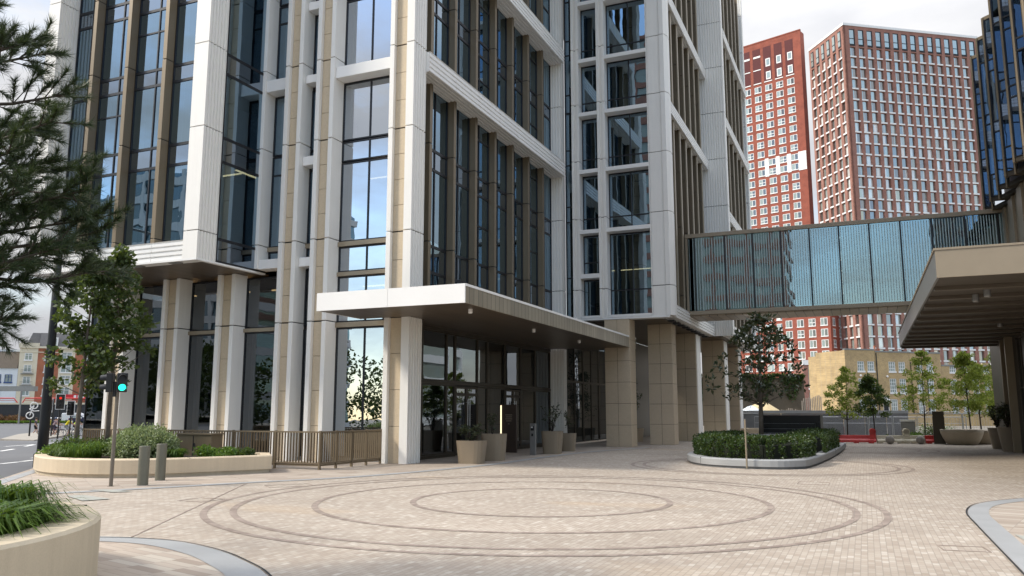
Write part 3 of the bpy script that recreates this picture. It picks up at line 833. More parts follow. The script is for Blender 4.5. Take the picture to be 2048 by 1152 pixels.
mb = MB(); mb.box(5.75, 21.5, 0, 6.0, 36.9, 4.7); mb.box(5.72, 38.9, 0, 6.2, 45.4, 6.5); mb.box(6.2, 45, 0, 16, 45.4, 6.5); mb.build('ground_wall', M_BRONZE_D, rb)
mb = MB()
for y in (38.7, 40.0): mb.box(5.42, y, 0, 5.7, y + .22, 4.69)
mb.build('post', M_BRONZE, rb)
for a, b in ((37.0, 38.65),): window(rb, (5.85, b), (5.85, a), .05, 4.6, (.5,), (2.6,), M_GLASS_G, fm=M_BRONZE_D)
KX, KY0, KY1 = 1.7, 20.9, 43.3
can = MB(); can.box(KX + .06, KY0 + .06, 4.78, 12, KY1 - .02, 5.3); can = can.build('entrance_canopy', M_BRONZE_D, rb)
mb = MB(); mb.box(KX, KY0, 4.7, 12, KY0 + .05, 5.34); mb.build('front_fascia', M_BEIGE, can)
mb = MB(); mb.box(KX, KY0 + .052, 4.7, KX + .05, KY1, 5.34); mb.build('side_fascia', M_GLASS_CAN if 'M_GLASS_CAN' in globals() else M_GREY, can)
mb = MB(); mb.box(KX - .03, KY0 - .02, 5.342, 12, KY1 + .02, 5.39); mb.build('fascia_cap', M_BEIGE, can)
mb = MB()
for k in range(12):
    y = KY0 + .06 + k * 1.86
    mb.box(KX + .06, y, 4.702, 12, y + 1.55, 4.775)
    mb.box(KX + .06, y + 1.56, 4.62, 12, y + 1.84, 4.775, 1)
mb.build('canopy_soffit', [M_BRONZE_D, plain('canopy_rib', (.09, .072, .052), .45, metal=.3)], can)
for x, y in ((3.0, 23.4), (2.85, 24.4), (4.4, 32.0)):
    mb = MB(); mb.lathe((x, y, 4.50), [(.07, 0), (.085, .03), (.085, .2)], 12); mb.build('ceiling_lamp', M_GREY, can)

# ================================================================== TOWERS BEYOND
def tower_face(parent, p, d, cols, rows, z_top, floor, bay, win_w, win_h, first, glassm, frame_fn, limit, kind_name='window', off=.12, skip=None):
    """windows set in a facade starting at plan point p along unit vector d (outward normal to the right of d)"""
    n = Vector((d.y, -d.x)); rest = {}
    rest_mb = [MB(), MB()]; cnt = 0
    for r_ in range(rows):
        for c_ in range(cols):
            if skip and skip(c_, r_): continue
            a = p + d * (first + c_ * bay) ; b = a + d * win_w
            z1 = z_top - r_ * floor; z0 = z1 - win_h
            g = MB() if cnt < limit else rest_mb[0]; f = MB() if cnt < limit else rest_mb[1]
            q = a - n * off; s = b - n * off
            frame_fn(g, f, q, s, z0, z1, d, n, c_, r_)
            if cnt < limit:
                o = g.build(kind_name, glassm, parent); f.build('frame', M_WFRAME, o)
            cnt += 1
    if rest_mb[0].v:
        o = rest_mb[0].build(kind_name, glassm, parent); o['kind'] = 'stuff'
        q = rest_mb[1].build('frame', M_WFRAME, o); q['kind'] = 'stuff'

def facade(parent, p, d, length, z0, z1, openings, thick, material, name='wall'):
    """wall of piers and spandrels with real openings: openings = (first, bay, n, win_w, ztop, floor, rows, win_h)"""
    first, bay, n_, ww, zt, fl, rows, wh = openings
    mb = MB()
    e = [0.0]
    for c_ in range(n_): e += [first + c_ * bay, first + c_ * bay + ww]
    e.append(length)
    for i in range(0, len(e), 2):
        mb.wall(p + d * e[i], p + d * e[i + 1], z0, z1, -thick, 0)
    for c_ in range(n_):
        a = p + d * (first + c_ * bay); b = a + d * ww
        lo = z1
        for r_ in range(rows):
            t = zt - r_ * fl
            if lo - t > .01: mb.wall(a, b, t, lo, -thick, -.02)
            lo = t - wh
        mb.wall(a, b, z0, lo, -thick, -.02)
    return mb.build(name, material, parent)

def tall_win(g, f, q, s, z0, z1, d, n, c, r):
    ln = (s - q).length; sp = .30 if (c * 7 + r * 3) % 3 else .62
    cuts = [0, sp, 1] if (c + r) % 2 else [0, 1 - sp, 1]
    for a, b in zip(cuts, cuts[1:]):
        A = q + d * (ln * a); B = q + d * (ln * b)
        g.poly([(A.x, A.y, z0), (B.x, B.y, z0), (B.x, B.y, z1), (A.x, A.y, z1)])
    A = q + n * .32; B = s + n * .32
    f.wall(q + n * .40 - d * .1, s + n * .40 + d * .1, z0 - .46, z0 - .03, 0, .1)
def white_win(g, f, q, s, z0, z1, d, n, c, r):
    ln = (s - q).length
    for a, b in ((0, .5), (.5, 1)) if ln > 1.1 else ((0, 1),):
        A = q + d * (ln * a); B = q + d * (ln * b)
        g.poly([(A.x, A.y, z0), (B.x, B.y, z0), (B.x, B.y, z1), (A.x, A.y, z1)])
    w = .14
    f.wall(q, q + d * w, z0, z1, -.03, .05); f.wall(s - d * w, s, z0, z1, -.03, .05)
    f.wall(q + d * w, s - d * w, z1 - w, z1, -.03, .045); f.wall(q - d * .06, s + d * .06, z0 - .12, z0 + w, -.03, .16)
    if ln > 1.1:
        m = q + d * (ln * .5); f.wall(m - d * w * .5, m + d * w * .5, z0 + w, z1 - w, -.03, .04)
    if (c * 5 + r) % 4 == 0: f.wall(q + d * w, s - d * w, z0 + (z1 - z0) * .42, z0 + (z1 - z0) * .5, -.03, .035)

bt = thing('apartment_tower', 'broad brown brick tower with tall windows over short white sills', 'tower', (18, 245, 0))
C0 = Vector((.65, 235.6)); dr = Vector((.8231, .5678)); dl = Vector((.5678, -.8231))
LR, LL, HT = 43.4, 17.6, 109.5
fr = 3.155
# right-hand face
facade(bt, C0, dr, LR, -1, HT, (1.75, 2.78, 15, 1.72, HT - 6.3, fr, 32, 2.62), .55, M_BRICK_BROWN)
tower_face(bt, C0, dr, 15, 32, HT - 6.3, fr, 2.78, 1.72, 2.62, 1.75, M_TOWERGLASS, tall_win, 100, off=.42)
mb = MB(); gl = MB()
for c_ in range(15):
    a = C0 + dr * (1.75 + c_ * 2.78); b = a + dr * 1.72; n = Vector((dr.y, -dr.x))
    mb.wall(a + n * .03, b + n * .03, HT - 1.1, HT - .9, -.4, 0)
pL = C0 - dl * LL
facade(bt, pL, dl, LL, -1, HT, (1.0, 2.75, 6, 1.5, HT - 6.3, fr, 32, 2.62), .55, M_BRICK_BROWN)
tower_face(bt, pL, dl, 6, 32, HT - 6.3, fr, 2.75, 1.5, 2.62, 1.0, M_TOWERGLASS, tall_win, 0, off=.42)
# taller top storey openings are dark slots with pale glass
for pp, dd, nn, f0, by, ww in ((C0, dr, 15, 1.75, 2.78, 1.72), (pL, dl, 6, 1.0, 2.75, 1.5)):
    n = Vector((dd.y, -dd.x)); g = MB(); f = MB()
    for c_ in range(nn):
        a = pp + dd * (f0 + c_ * by); b = a + dd * ww
        f.wall(a, b, HT - 5.95, HT - 1.0, .0, .02, 0)
        A = a + n * .03; B = b - dd * .45 + n * .03
        g = MB(); g.poly([(A.x, A.y, HT - 5.4), (B.x, B.y, HT - 5.4), (B.x, B.y, HT - 1.3), (A.x, A.y, HT - 1.3)])
        t = MB(); t.wall(A, B, HT - 3.95, HT - 3.75, 0, .05)
        o = g.build('top_storey_glass', M_TOWERGLASS, bt); f.build('recess', M_DARK, o); f = MB(); t.build('frame', M_DARK, o)
mb = MB(); mb.prism([C0 + (dl - dr) * .15, C0 + dr * (LR + .2) + dl * .15, C0 + dr * (LR + .2) - dl * (LL + .2), C0 - dl * (LL + .2) - dr * .15], HT, HT + .7); mb.build('coping', M_WFRAME, bt)
mb = MB(); mb.prism([C0 + dr * .62 - dl * .62, C0 + dr * LR - dl * .62, C0 + dr * LR - dl * LL, C0 + dr * .62 - dl * LL], -1, HT - .1); mb.build('wall', M_BRICK_BROWN, bt)

rt_ = thing('apartment_tower', 'slim orange-red brick tower with white window frames and an open crown', 'tower', (-23, 256, 0))
RC = Vector((-11.64, 252.07)); rd = Vector((.9499, -.3127)); RH = 117.8
RP = RC - rd * 27.0
facade(rt_, RP, rd, 27, -1, RH, (4.5, 2.82 + .72, 6, 2.25, RH - 14.6, 3.02, 33, 2.0), .5, M_BRICK_RED)
tower_face(rt_, RP, rd, 6, 33, RH - 14.6, 3.02, 3.54, 2.25, 2.0, 4.5, M_WINDOW, white_win, 100, off=.07)
n = Vector((rd.y, -rd.x))
for c_ in range(6):
    mb = MB(); f = MB(); cr = MB()
    a = RP + rd * (4.3 + c_ * 3.54); b = a + rd * 2.6
    mb.wall(a, b, RH - 13.6, RH - 2.0, .0, .03)
    f.wall(a, b, RH - 13.7, RH - 13.4, .03, .12)
    if c_ in (1, 2): f.wall(a + rd * .3, b, RH - 5.0, RH - 4.4, .03, .1); f.wall(a + rd * .1, b, RH - 9.2, RH - 8.9, .03, .1)
    if c_ >= 3:
        for z in (RH - 12.9, RH - 8.6): f.wall(a + rd * .7, a + rd * 2.2, z, z + 2.6, .03, .08)
        for z in (RH - 12.5, RH - 8.2): cr.wall(a + rd * .95, a + rd * 1.95, z, z + 1.9, .081, .1)
    o = mb.build('crown_recess', M_DKRED, rt_); f.build('frame', M_WFRAME, o)
    if cr.v: cr.build('glass', M_WINDOW, o)
mb = MB()
for c_, r_ in ((2, 0), (3, 0), (4, 0), (5, 0)):
    a = RP + rd * (4.5 + c_ * 3.54 + 2.3); mb.wall(a, a + rd * 1.2 if c_ < 5 else RC - rd * .1, RH - 44.2, RH - 38.4, .0, .1)
mb.build('white_panel', M_WFRAME, rt_)
mb = MB(); mb.prism([RC - n * .51, RP - n * .51, RP - n * 3, RC - n * 3], -1, RH - .1); mb.build('wall', M_BRICK_RED, rt_)
mb = MB(); mb.wall(RP, RC + rd * .1, RH, RH + .35, -.6, .1); mb.build('coping', M_BRICK_RED, rt_)

# lower red wing standing at the tower's foot
an = thing('apartment_wing', 'lower orange-red brick wing with arched windows between the two towers', 'building', (-8, 240, 0))
A0 = Vector((-7.35, 239.0)); ad = Vector((.93, -.3673)).normalized(); AH = 35.5
ap = A0 - ad * 14
facade(an, ap, ad, 14, -1, AH, (1.0, 3.4, 4, 2.0, AH - 2.2, 3.02, 10, 2.1), .5, M_BRICK_RED)
tower_face(an, ap, ad, 4, 10, AH - 2.2, 3.02, 3.4, 2.0, 2.1, 1.0, M_WINDOW, white_win, 60, off=.07)
n = Vector((ad.y, -ad.x)); sd = Vector((.42, .9075)).normalized()
facade(an, A0, sd, 9, -1, AH, (1.2, 3.6, 2, 1.6, AH - 2.2, 3.02, 10, 2.2), .5, M_BRICK_RED)
tower_face(an, A0, sd, 2, 10, AH - 2.2, 3.02, 3.6, 1.6, 2.2, 1.2, M_WINDOW, white_win, 60, off=.07)
mb = MB(); mb.prism([A0 - n * .6 + sd * .6, ap - n * .6, ap - n * 9, A0 + sd * 8.9 - n * .2 - ad * .6], -1, AH - .05); mb.build('roof', M_GREY, an)
# pavilion of brick piers in front of it
pv = thing('brick_annex', 'small annex of dark red brick piers with pale bands beside the yellow house', 'building', (-9.6, 199, 0))
v0 = Vector((-12.4, 198.4)); vd = Vector((.9, .36)).normalized()
facade(pv, v0, vd, 7.5, -1, 13.2, (1.0, 2.2, 3, 1.2, 11.9, 5.9, 2, 4.9), .5, M_BRICK_BROWN)
tower_face(pv, v0, vd, 3, 2, 11.9, 5.9, 2.2, 1.2, 4.9, 1.0, M_TOWERGLASS, tall_win, 10, off=.4)
mb = MB(); mb.wall(v0 - vd * .2, v0 + vd * 7.7, 12.2, 13.3, -.6, .1); mb.build('band', M_WFRAME, pv)
mb = MB(); mb.wall(v0, v0 + vd * 7.5, -1, 13.0, -7, -.6); mb.build('wall', M_BRICK_BROWN, pv)

# ================================================================== YELLOW BRICK TERRACE
HC = Vector((-2.29, 128.48)); hd = Vector((13.4, 10.14)).normalized(); hn = Vector((hd.y, -hd.x))
def sash(parent, a, z0, z1, w=1.15, rows=4):
    mb = MB(); A = a - hn * .12; B = A + hd * w
    mb.poly([(A.x, A.y, z0), (B.x, B.y, z0), (B.x, B.y, z1), (A.x, A.y, z1)]); o = mb.build('window', M_WINDOW, parent)
    f = MB(); t = .1
    f.wall(A, A + hd * t, z0, z1, -.02, .06); f.wall(B - hd * t, B, z0, z1, -.02, .06); f.wall(A + hd * t, B - hd * t, z1 - t, z1, -.02, .055); f.wall(A - hd * .08, B + hd * .08, z0 - .16, z0 + t, -.02, .2)
    for i in (1, 2): q = A + hd * (w * i / 3); f.wall(q - hd * .028, q + hd * .028, z0 + t, z1 - t, -.02, .04)
    for i in range(1, rows): z = z0 + (z1 - z0) * i / rows; f.wall(A + hd * t, B - hd * t, z - .03, z + .03, -.02, .035)
    f.build('frame', M_WFRAME, o)
def house(i, s0, s1, top, wins, door, label, depth=9.0):
    h = thing('terraced_house', label, 'house', tuple(HC + hd * (s0 + s1) / 2) + (0,), group='yellow brick terraced houses')
    # wall with openings
    mb = MB(); zs = [(1.25, 3.45), (4.35, 6.45), (7.45, 8.95)]
    xs = sorted(wins); e = [s0]
    for x in xs: e += [x, x + 1.15]
    e.append(s1)
    def seg(a, b, z0, z1):
        if b - a > .01: mb.wall(HC + hd * a, HC + hd * b, z0, z1, -.3, 0)
    cuts = []
    for k in range(0, len(e), 2):
        a, b = e[k], e[k + 1]
        if door is not None and a < door < b:
            seg(a, door, -.5, top); seg(door + 1.05, b, -.5, top); seg(door, door + 1.05, 3.3, top)
        else: seg(a, b, -.5, top)
    for x in xs:
        lo = -.5
        for z0, z1 in zs: seg(x, x + 1.15, lo, z0); lo = z1
        seg(x, x + 1.15, lo, top)
    mb.build('wall', M_BRICK_YEL, h)
    for x in xs:
        for k, (z0, z1) in enumerate(zs): sash(h, HC + hd * x, z0, z1, rows=4 if k < 2 else 3)
    mb = MB(); mb.wall(HC + hd * s0, HC + hd * s1, -.5, top - .5, -depth, -.31); mb.build('rear_block', M_BRICK_YEL, h)
    mb = MB(); mb.wall(HC + hd * s0, HC + hd * s1, top, top + .22, -.45, .06); mb.build('coping', M_GREY, h)
    if door is not None:
        mb = MB(); a = HC + hd * door - hn * .15; b = a + hd * 1.05
        mb.wall(a + hd * .1, b - hd * .1, .6, 2.7, 0, .05); dd = mb.build('door', M_DARK, h)
        f = MB(); f.wall(a, a + hd * .1, .5, 3.2, -.02, .09); f.wall(b - hd * .1, b, .5, 3.2, -.02, .09); f.wall(a + hd * .1, b - hd * .1, 3.1, 3.28, -.02, .09); f.wall(a + hd * .1, b - hd * .1, 2.7, 2.78, -.02, .08); f.build('door_frame', M_WFRAME, h)
        mb = MB(); q = (a + b) / 2
        arch = [(q + hd * (.72 * math.cos(t_)), 3.2 + .62 * math.sin(t_)) for t_ in [math.pi * k / 10 for k in range(11)]]
        mb.extr([(p.x + hn.x * .16, p.y + hn.y * .16, z) for p, z in arch], (hn.x * .05, hn.y * .05, 0)); mb.build('fanlight', M_WFRAME, h)
        mb = MB(); mb.wall(a - hd * .3, b + hd * .3, -.5, .55, 0, .9); mb.build('step', M_CONC, h)
    return h
h1 = house(0, 0, 5.1, 10.55, [2.05, 3.75], None, 'end terrace house with a bare side wall and two upper windows')
mb = MB(); fl = Vector((-4.18, 4.81)).normalized(); mb.prism([HC, HC + fl * 6.4, HC + fl * 6.4 + hd * 4, HC + hd * .3 - hn * .3], -.5, 10.5); mb.build('side_wall', M_BRICK_YEL, h1)
h2 = house(1, 5.12, 11.0, 10.3, [7.35, 9.05], 6.0, 'sunlit yellow brick house with an arched white doorway and dark door')
mb = MB(); q = HC + hd * 5.25 + hn * .1; mb.tube([(q.x, q.y, 0), (q.x, q.y, 10.2)], .07, 8); mb.build('drainpipe', M_BLACK, h2); mb = MB(); q = HC + hd * 11.1 + hn * .1; mb.tube([(q.x, q.y, 0), (q.x, q.y, 8.9)], .06, 8); mb.build('drainpipe', M_BLACK, h2)
for s_, z_ in ((6.9, 6.6), (9.9, 4.0), (2.4, 6.7)):
    mb = MB(); q = HC + hd * s_ + hn * .12; mb.lathe((q.x, q.y, z_), [(.05, 0), (.16, .06), (.16, .22), (.05, .3)], 10); mb.build('alarm_box', M_WFRAME, h2 if s_ > 5 else h1)
for s_, hh in ((4.6, .5), (5.6, .9), (6.3, .5)):
    mb = MB(); q = HC + hd * s_ - hn * .6; mb.lathe((q.x, q.y, 10.4), [(.16, 0), (.13, hh * .6), (.17, hh)], 10); mb.build('chimney_pot', M_BRICK_OR, h2 if s_ > 5.2 else h1)
h3 = house(2, 11.02, 16.5, 10.25, [12.1, 13.9], None, 'brownish brick house behind the young trees, right of the arched door')
h4 = house(3, 16.52, 27, 8.4, [18, 20, 22, 24], None, 'lower pale yellow house at the dark end of the terrace under the canopy')

# ================================================================== STREET ON THE LEFT, FAR BUILDINGS
def flat_block(root, a, b, z0, z1, depth, material, wins, name='wall', win_h=1.9, frame=M_WFRAME, glassm=None):
    """wins: list of (s, z, w, h)"""
    d = (b - a).normalized(); n = Vector((d.y, -d.x))
    mb = MB(); mb.wall(a, b, z0, z1, -depth, 0); o = mb.build(name, material, root)
    for s, z, w, h in wins:
        A = a + d * s + n * .03; B = A + d * w
        g = MB(); g.poly([(A.x, A.y, z), (B.x, B.y, z), (B.x, B.y, z + h), (A.x, A.y, z + h)]); q = g.build('window', glassm or M_WINDOW, root)
        f = MB(); t = .13
        f.wall(A, A + d * t, z, z + h, -.02, .1); f.wall(B - d * t, B, z, z + h, -.02, .1); f.wall(A + d * t, B - d * t, z + h - t, z + h, -.02, .09); f.wall(A - d * .15, B + d * .15, z - .2, z + t, -.02, .2)
        m = (A + B) / 2; f.wall(m - d * .06, m + d * .06, z + t, z + h - t, -.02, .08); f.wall(A + d * t, B - d * t, z + h * .66, z + h * .66 + .1, -.02, .07)
        f.build('frame', frame, q)
    return o
P0 = Vector((-196.9, 141.4)); PD = Vector((14.43, 13.9)).normalized()
ap_ = thing('apartment_block', 'cream and red brick apartment block with white windows under a slate mansard roof', 'building', (-190, 150, -.6))
zrow = [5.6, 8.6, 11.6, 14.6]
def S(s): return P0 + PD * s
flat_block(ap_, S(0), S(4.1), -.6, 17.7, 12, M_CREAMW, [(1.2, z, 1.7, 1.8) for z in zrow])
flat_block(ap_, S(4.1) , S(9.0), -.6, 17.7, 12, M_BRICK_OR, [(1.6, z, 1.7, 1.8) for z in zrow])
flat_block(ap_, S(9.0) , S(12.6), -.6, 17.7, 12, M_CREAMW, [(.5, z, 2.4, 2.2) for z in zrow])
flat_block(ap_, S(12.6), S(17.0), -.6, 17.7, 12, M_BRICK_OR, [(2.0, z, 1.7, 1.8) for z in zrow])
flat_block(ap_, S(17.0), S(26.0), -.6, 17.7, 12, M_CREAMW, [(1.5, z, 3.4, 1.9) for z in zrow] + [(5.8, z, 2.0, 1.9) for z in zrow])
n = Vector((PD.y, -PD.x))
mb = MB(); mb.wall(S(-.2), S(26.1), 17.7, 18.2, -12, .35); mb.wall(S(-.2), S(4.3), 18.2, 19.0, -1, .4); mb.wall(S(0), S(26), 16.6, 16.8, -.1, .12); mb.build('cornice', M_CREAMW, ap_)
mb = MB(); q = [S(.6), S(26)]
mb.extr([tuple(S(4.2)) + (18.21,), tuple(S(4.2) - n * 1.6) + (21.8,), tuple(S(4.2) - n * 9) + (21.8,), tuple(S(4.2) - n * 11) + (18.21,)], tuple(PD * 21.8) + (0,))
mb.extr([tuple(S(1.0) - n * 1.2) + (18.21,), tuple(S(2.2) - n * 2.2) + (21.8,), tuple(S(2.2) - n * 9) + (21.8,), tuple(S(1.0) - n * 11) + (18.21,)], tuple(PD * 3.1) + (0,))
mb.build('roof', M_SLATE, ap_)
for s in (6.2, 14.5):
    mb = MB(); mb.wall(S(s), S(s + 2.2), 18.3, 20.6, -2, .1); o = mb.build('dormer', M_WFRAME, ap_)
    g = MB(); g.wall(S(s + .3), S(s + 1.0), 18.7, 20.3, .1, .13); g.wall(S(s + 1.2), S(s + 1.9), 18.7, 20.3, .1, .13); g.build('pane', M_WINDOW, o)
for z in (8.5, 11.5):
    mb = MB(); mb.wall(S(.7), S(3.5), z - .5, z - .3, 0, .7)
    for k in range(10): mb.wall(S(.75 + k * .3), S(.79 + k * .3), z - .3, z + .7, .62, .66)
    mb.wall(S(.7), S(3.5), z + .66, z + .72, .6, .68); mb.build('balcony', M_GREY, ap_)
sh = thing('shop_front', 'red shop front with a white sign board and awning under the cream flats', 'shop', (-180, 157, -.6))
d = PD
mb = MB(); mb.wall(S(18.2), S(26), 3.0, 4.9, .4, .9); mb.build('awning', M_RED, sh)
mb = MB(); mb.wall(S(11), S(26), 4.95, 6.0, .36, .6); mb.build('sign_board', plain('red_sign', (.55, .02, .03), .5), sh)
mb = MB()
for k, s in enumerate((13.1, 14.0, 14.9, 19.4, 20.3, 21.2, 22.0, 23.0)): mb.wall(S(s), S(s + .55), 5.15, 5.8, .61, .66)
mb.build('sign_lettering', M_WFRAME, sh)
mb = MB(); mb.wall(S(16.3), S(17.9), -.6, 6.2, .38, 1.0); mb.build('pilaster', M_WFRAME, sh)
wb = thing('white_building', 'white rendered building with blue window frames at the far left edge', 'building', (-198, 137, -.6))
M_BLUEF = plain('blue_frame', (.03, .07, .2), .5)
w0 = P0 - PD * 9
flat_block(wb, w0, P0 - PD * .05, -.6, 12.5, 12, M_WHITER, [(2.8, 8.9, 2.6, 2.0), (6.2, 8.9, 1.6, 2.0), (2.8, 5.0, 2.6, 2.2)], frame=M_BLUEF)
mb = MB(); mb.extr([tuple(w0 + n * .3) + (12.5,), tuple(w0 - n * 2.2) + (16.8,), tuple(w0 - n * 10) + (16.8,), tuple(w0 - n * 11) + (12.5,)], tuple(PD * 8.8) + (0,)); mb.build('roof', M_BARK, wb)
mb = MB(); mb.wall(w0 - n * 2.2, w0 - n * 2.2 + PD * 8.7, 16.85, 17.4, -7, 0); mb.build('coping', M_WHITER, wb)

hz = -.6
HL, HR = Vector((-170, 106.5)), Vector((-143.0, 121.0))
hw = thing('hoarding_wall', 'long black hoarding with a pale coping behind the roadside planting', 'wall', tuple((HL + HR) / 2) + (hz,))
mb = MB(); mb.wall(HL, HR, hz, 3.05, -.3, 0); mb.build('panel', M_DKWALL, hw)
mb = MB(); mb.wall(HL, HR, 3.06, 3.4, -.4, .08); mb.build('coping', M_CREAMP, hw)
hdv = (HR - HL).normalized(); hnv = Vector((hdv.y, -hdv.x))
rl = thing('red_railing', 'red tubular railing running along the top of the black hoarding', 'railing', tuple((HL + HR) / 2) + (3.4,))
mb = MB()
for a, b in ((0, 14.5), (15.5, 30)):
    mb.tube([tuple(HL + hdv * a) + (3.42,), tuple(HL + hdv * (a + .5)) + (4.3,), tuple(HL + hdv * (b - .7)) + (4.3,), tuple(HL + hdv * b) + (3.42,)], .12)
    mb.tube([tuple(HL + hdv * (a + .3)) + (3.9,), tuple(HL + hdv * (b - .4)) + (3.9,)], .05)
mb.build('rail', M_RED, rl)
sg = thing('notice_board', 'small white and orange notice board fixed to the black hoarding', 'sign', tuple(HL + hdv * 9.2 + hnv * .1) + (1.3,))
a = HL + hdv * 9.4 + hnv * .02
mb = MB(); mb.wall(a, a + hdv * 1.35, 1.1, 2.2, 0, .06); mb.build('board', M_WFRAME, sg)
mb = MB(); mb.wall(a + hdv * .05, a + hdv * 1.3, 1.85, 2.15, .061, .075)
for k in range(4): mb.wall(a + hdv * (.15 + .28 * k), a + hdv * (.32 + .28 * k), 1.2, 1.33, .061, .072)
mb.build('print', plain('orange_print', (.65, .25, .1), .6), sg)
# bus-station style slab roof
sl = thing('shelter_roof', 'long grey flat shelter roof on posts in front of the cream block', 'shelter', (-148, 102, hz))
a = Vector((-156, 98.6)); b = Vector((-141.4, 104.9)); 
mb = MB(); mb.wall(a, b, 5.4, 6.3, -1.4, 0); mb.build('slab', M_GREY, sl)
for f in (.1, .86):
    q = a.lerp(b, f); mb = MB(); mb.tube([tuple(q) + (hz,), tuple(q) + (5.4,)], .16); mb.build('post', M_GREY, sl)

# ================================================================== GROUND
g = MB()
xs = [-6000, -2500, -900, -400, -200, -120, -74, -60, -48, -36, -22, 0, 40, 120, 400, 1200, 6000]
ysg = [-3000, -800, -200, -40, 0, 40, 80, 120, 200, 400, 900, 2500, 7000]
for a, b in zip(xs, xs[1:]):
    for c, d in zip(ysg, ysg[1:]):
        g.poly([(a, c, zg(a, 0) - .16), (b, c, zg(b, 0) - .16), (b, d, zg(b, 0) - .16), (a, d, zg(a, 0) - .16)])
structure(g, 'ground', M_EARTH)

KA = Vector((-19.2, 13.55)); KD = Vector((-.68, .733)).normalized()     # kerb line of the road
KN = Vector((-KD.y, KD.x))                                              # towards the road
if KN.x > 0: KN = -KN
def strip_on_slope(s0, s1, o0, o1, lift, n=14):
    mb = MB()
    for i in range(n):
        a = s0 + (s1 - s0) * i / n; b = s0 + (s1 - s0) * (i + 1) / n
        m = max(1, int((o1 - o0) / 6))
        for k in range(m):
            p, q = o0 + (o1 - o0) * k / m, o0 + (o1 - o0) * (k + 1) / m
            pts = [KA + KD * a + KN * p, KA + KD * b + KN * p, KA + KD * b + KN * q, KA + KD * a + KN * q]
            mb.poly([(w.x, w.y, zg(w.x, w.y) + lift) for w in pts][::-1])
    return mb
structure(strip_on_slope(-60, 170, .0, 66, -.11, 40), 'road', M_ASPHALT)
kb = MB()
for i in range(60):
    a = KA + KD * (-20 + i * 1.0); b = KA + KD * (-20 + i * 1.0 + .985)
    kb.wall(a, b, zg(a.x, 0) - .14, zg(a.x, 0) + .012, -.0, .28)
structure(kb, 'kerb', M_GRANITE)
def line_mark(p, q, w, mat=M_LINE, name='road_marking'):
    p = Vector(p); q = Vector(q); d = (q - p).normalized(); n_ = Vector((d.y, -d.x)) * w / 2
    mb = MB(); pts = [p + n_, q + n_, q - n_, p - n_]
    mb.poly([(w_.x, w_.y, zg(w_.x, w_.y) - .105) for w_ in pts]); structure(mb, name, mat)
for p, q in (((-39.9, 28.1), (-42.1, 30.4)), ((-28.2, 19.9), (-28.75, 21.0)), ((-28.9, 21.2), (-29.6, 22.35)), ((-46.8, 33.2), (-48.6, 36.4)), ((-45.6, 33.6), (-48.0, 36.0)), ((-49.2, 37.5), (-50.7, 39.6)), ((-31, 23.2), (-31.9, 24.6))):
    line_mark(p, q, .22)
rp = strip_on_slope(4.6, 7.6, 4.0, 7.0, -.106, 3); structure(rp, 'red_paving', M_REDPAVE)
# refuge island in the road and the far verge
rf = MB()
q = [(-61.5, 43.2), (-56.8, 42.5), (-65, 51.3), (-80, 65.2), (-84, 65), (-73, 53)]
rf.prism(q, -.75, -.44); structure(rf, 'refuge_island', M_CONC)
vg = strip_on_slope(40, 170, 66, 95, .0, 26); structure(vg, 'verge', M_VERGE)
vg = strip_on_slope(40, 170, 65.7, 66, .02, 26); structure(vg, 'far_kerb', M_GRANITE)

pl = MB()
pl.prism([(-7.8, .8), (-13.5, 7.2), (-19.0, 13.3), (-24.0, 18.7), (-31, 26.2), (-31, 40), (-30, 60), (14, 60), (14, -8), (0, -8)], -.15, 0)
plaza = structure(pl, 'plaza_paving', M_SETT)

def band(pts, w, z, mat, name, w0=None):
    """flat ribbon along a smooth polyline, offsets to both sides"""
    P = [Vector(p) for p in pts]; mb = MB(); L_ = []; R_ = []
    for i, p in enumerate(P):
        d = (P[min(i + 1, len(P) - 1)] - P[max(i - 1, 0)]).normalized(); n_ = Vector((d.y, -d.x))
        L_.append(p + n_ * w / 2); R_.append(p - n_ * w / 2)
    for i in range(len(P) - 1):
        mb.poly([(L_[i].x, L_[i].y, z), (L_[i + 1].x, L_[i + 1].y, z), (R_[i + 1].x, R_[i + 1].y, z), (R_[i].x, R_[i].y, z)][::-1])
    o = mb.build(name, mat); o['kind'] = 'structure'
    for f in o.data.polygons:
        pass
    return o, L_, R_
def spline(pts, k=6):
    P = [Vector(p) for p in pts]; out = []
    for i in range(len(P) - 1):
        p0 = P[max(i - 1, 0)]; p1 = P[i]; p2 = P[i + 1]; p3 = P[min(i + 2, len(P) - 1)]
        for j in range(k):
            t = j / k
            out.append(.5 * ((2 * p1) + (p2 - p0) * t + (2 * p0 - 5 * p1 + 4 * p2 - p3) * t * t + (3 * p1 - p0 - 3 * p2 + p3) * t ** 3))
    return out + [P[-1]]
def sheet(poly, z, mat, name):
    mb = MB(); a = sum(poly[i][0] * poly[(i + 1) % len(poly)][1] - poly[(i + 1) % len(poly)][0] * poly[i][1] for i in range(len(poly)))
    mb.poly([(p[0], p[1], z) for p in (poly if a > 0 else poly[::-1])]); return structure(mb, name, mat)

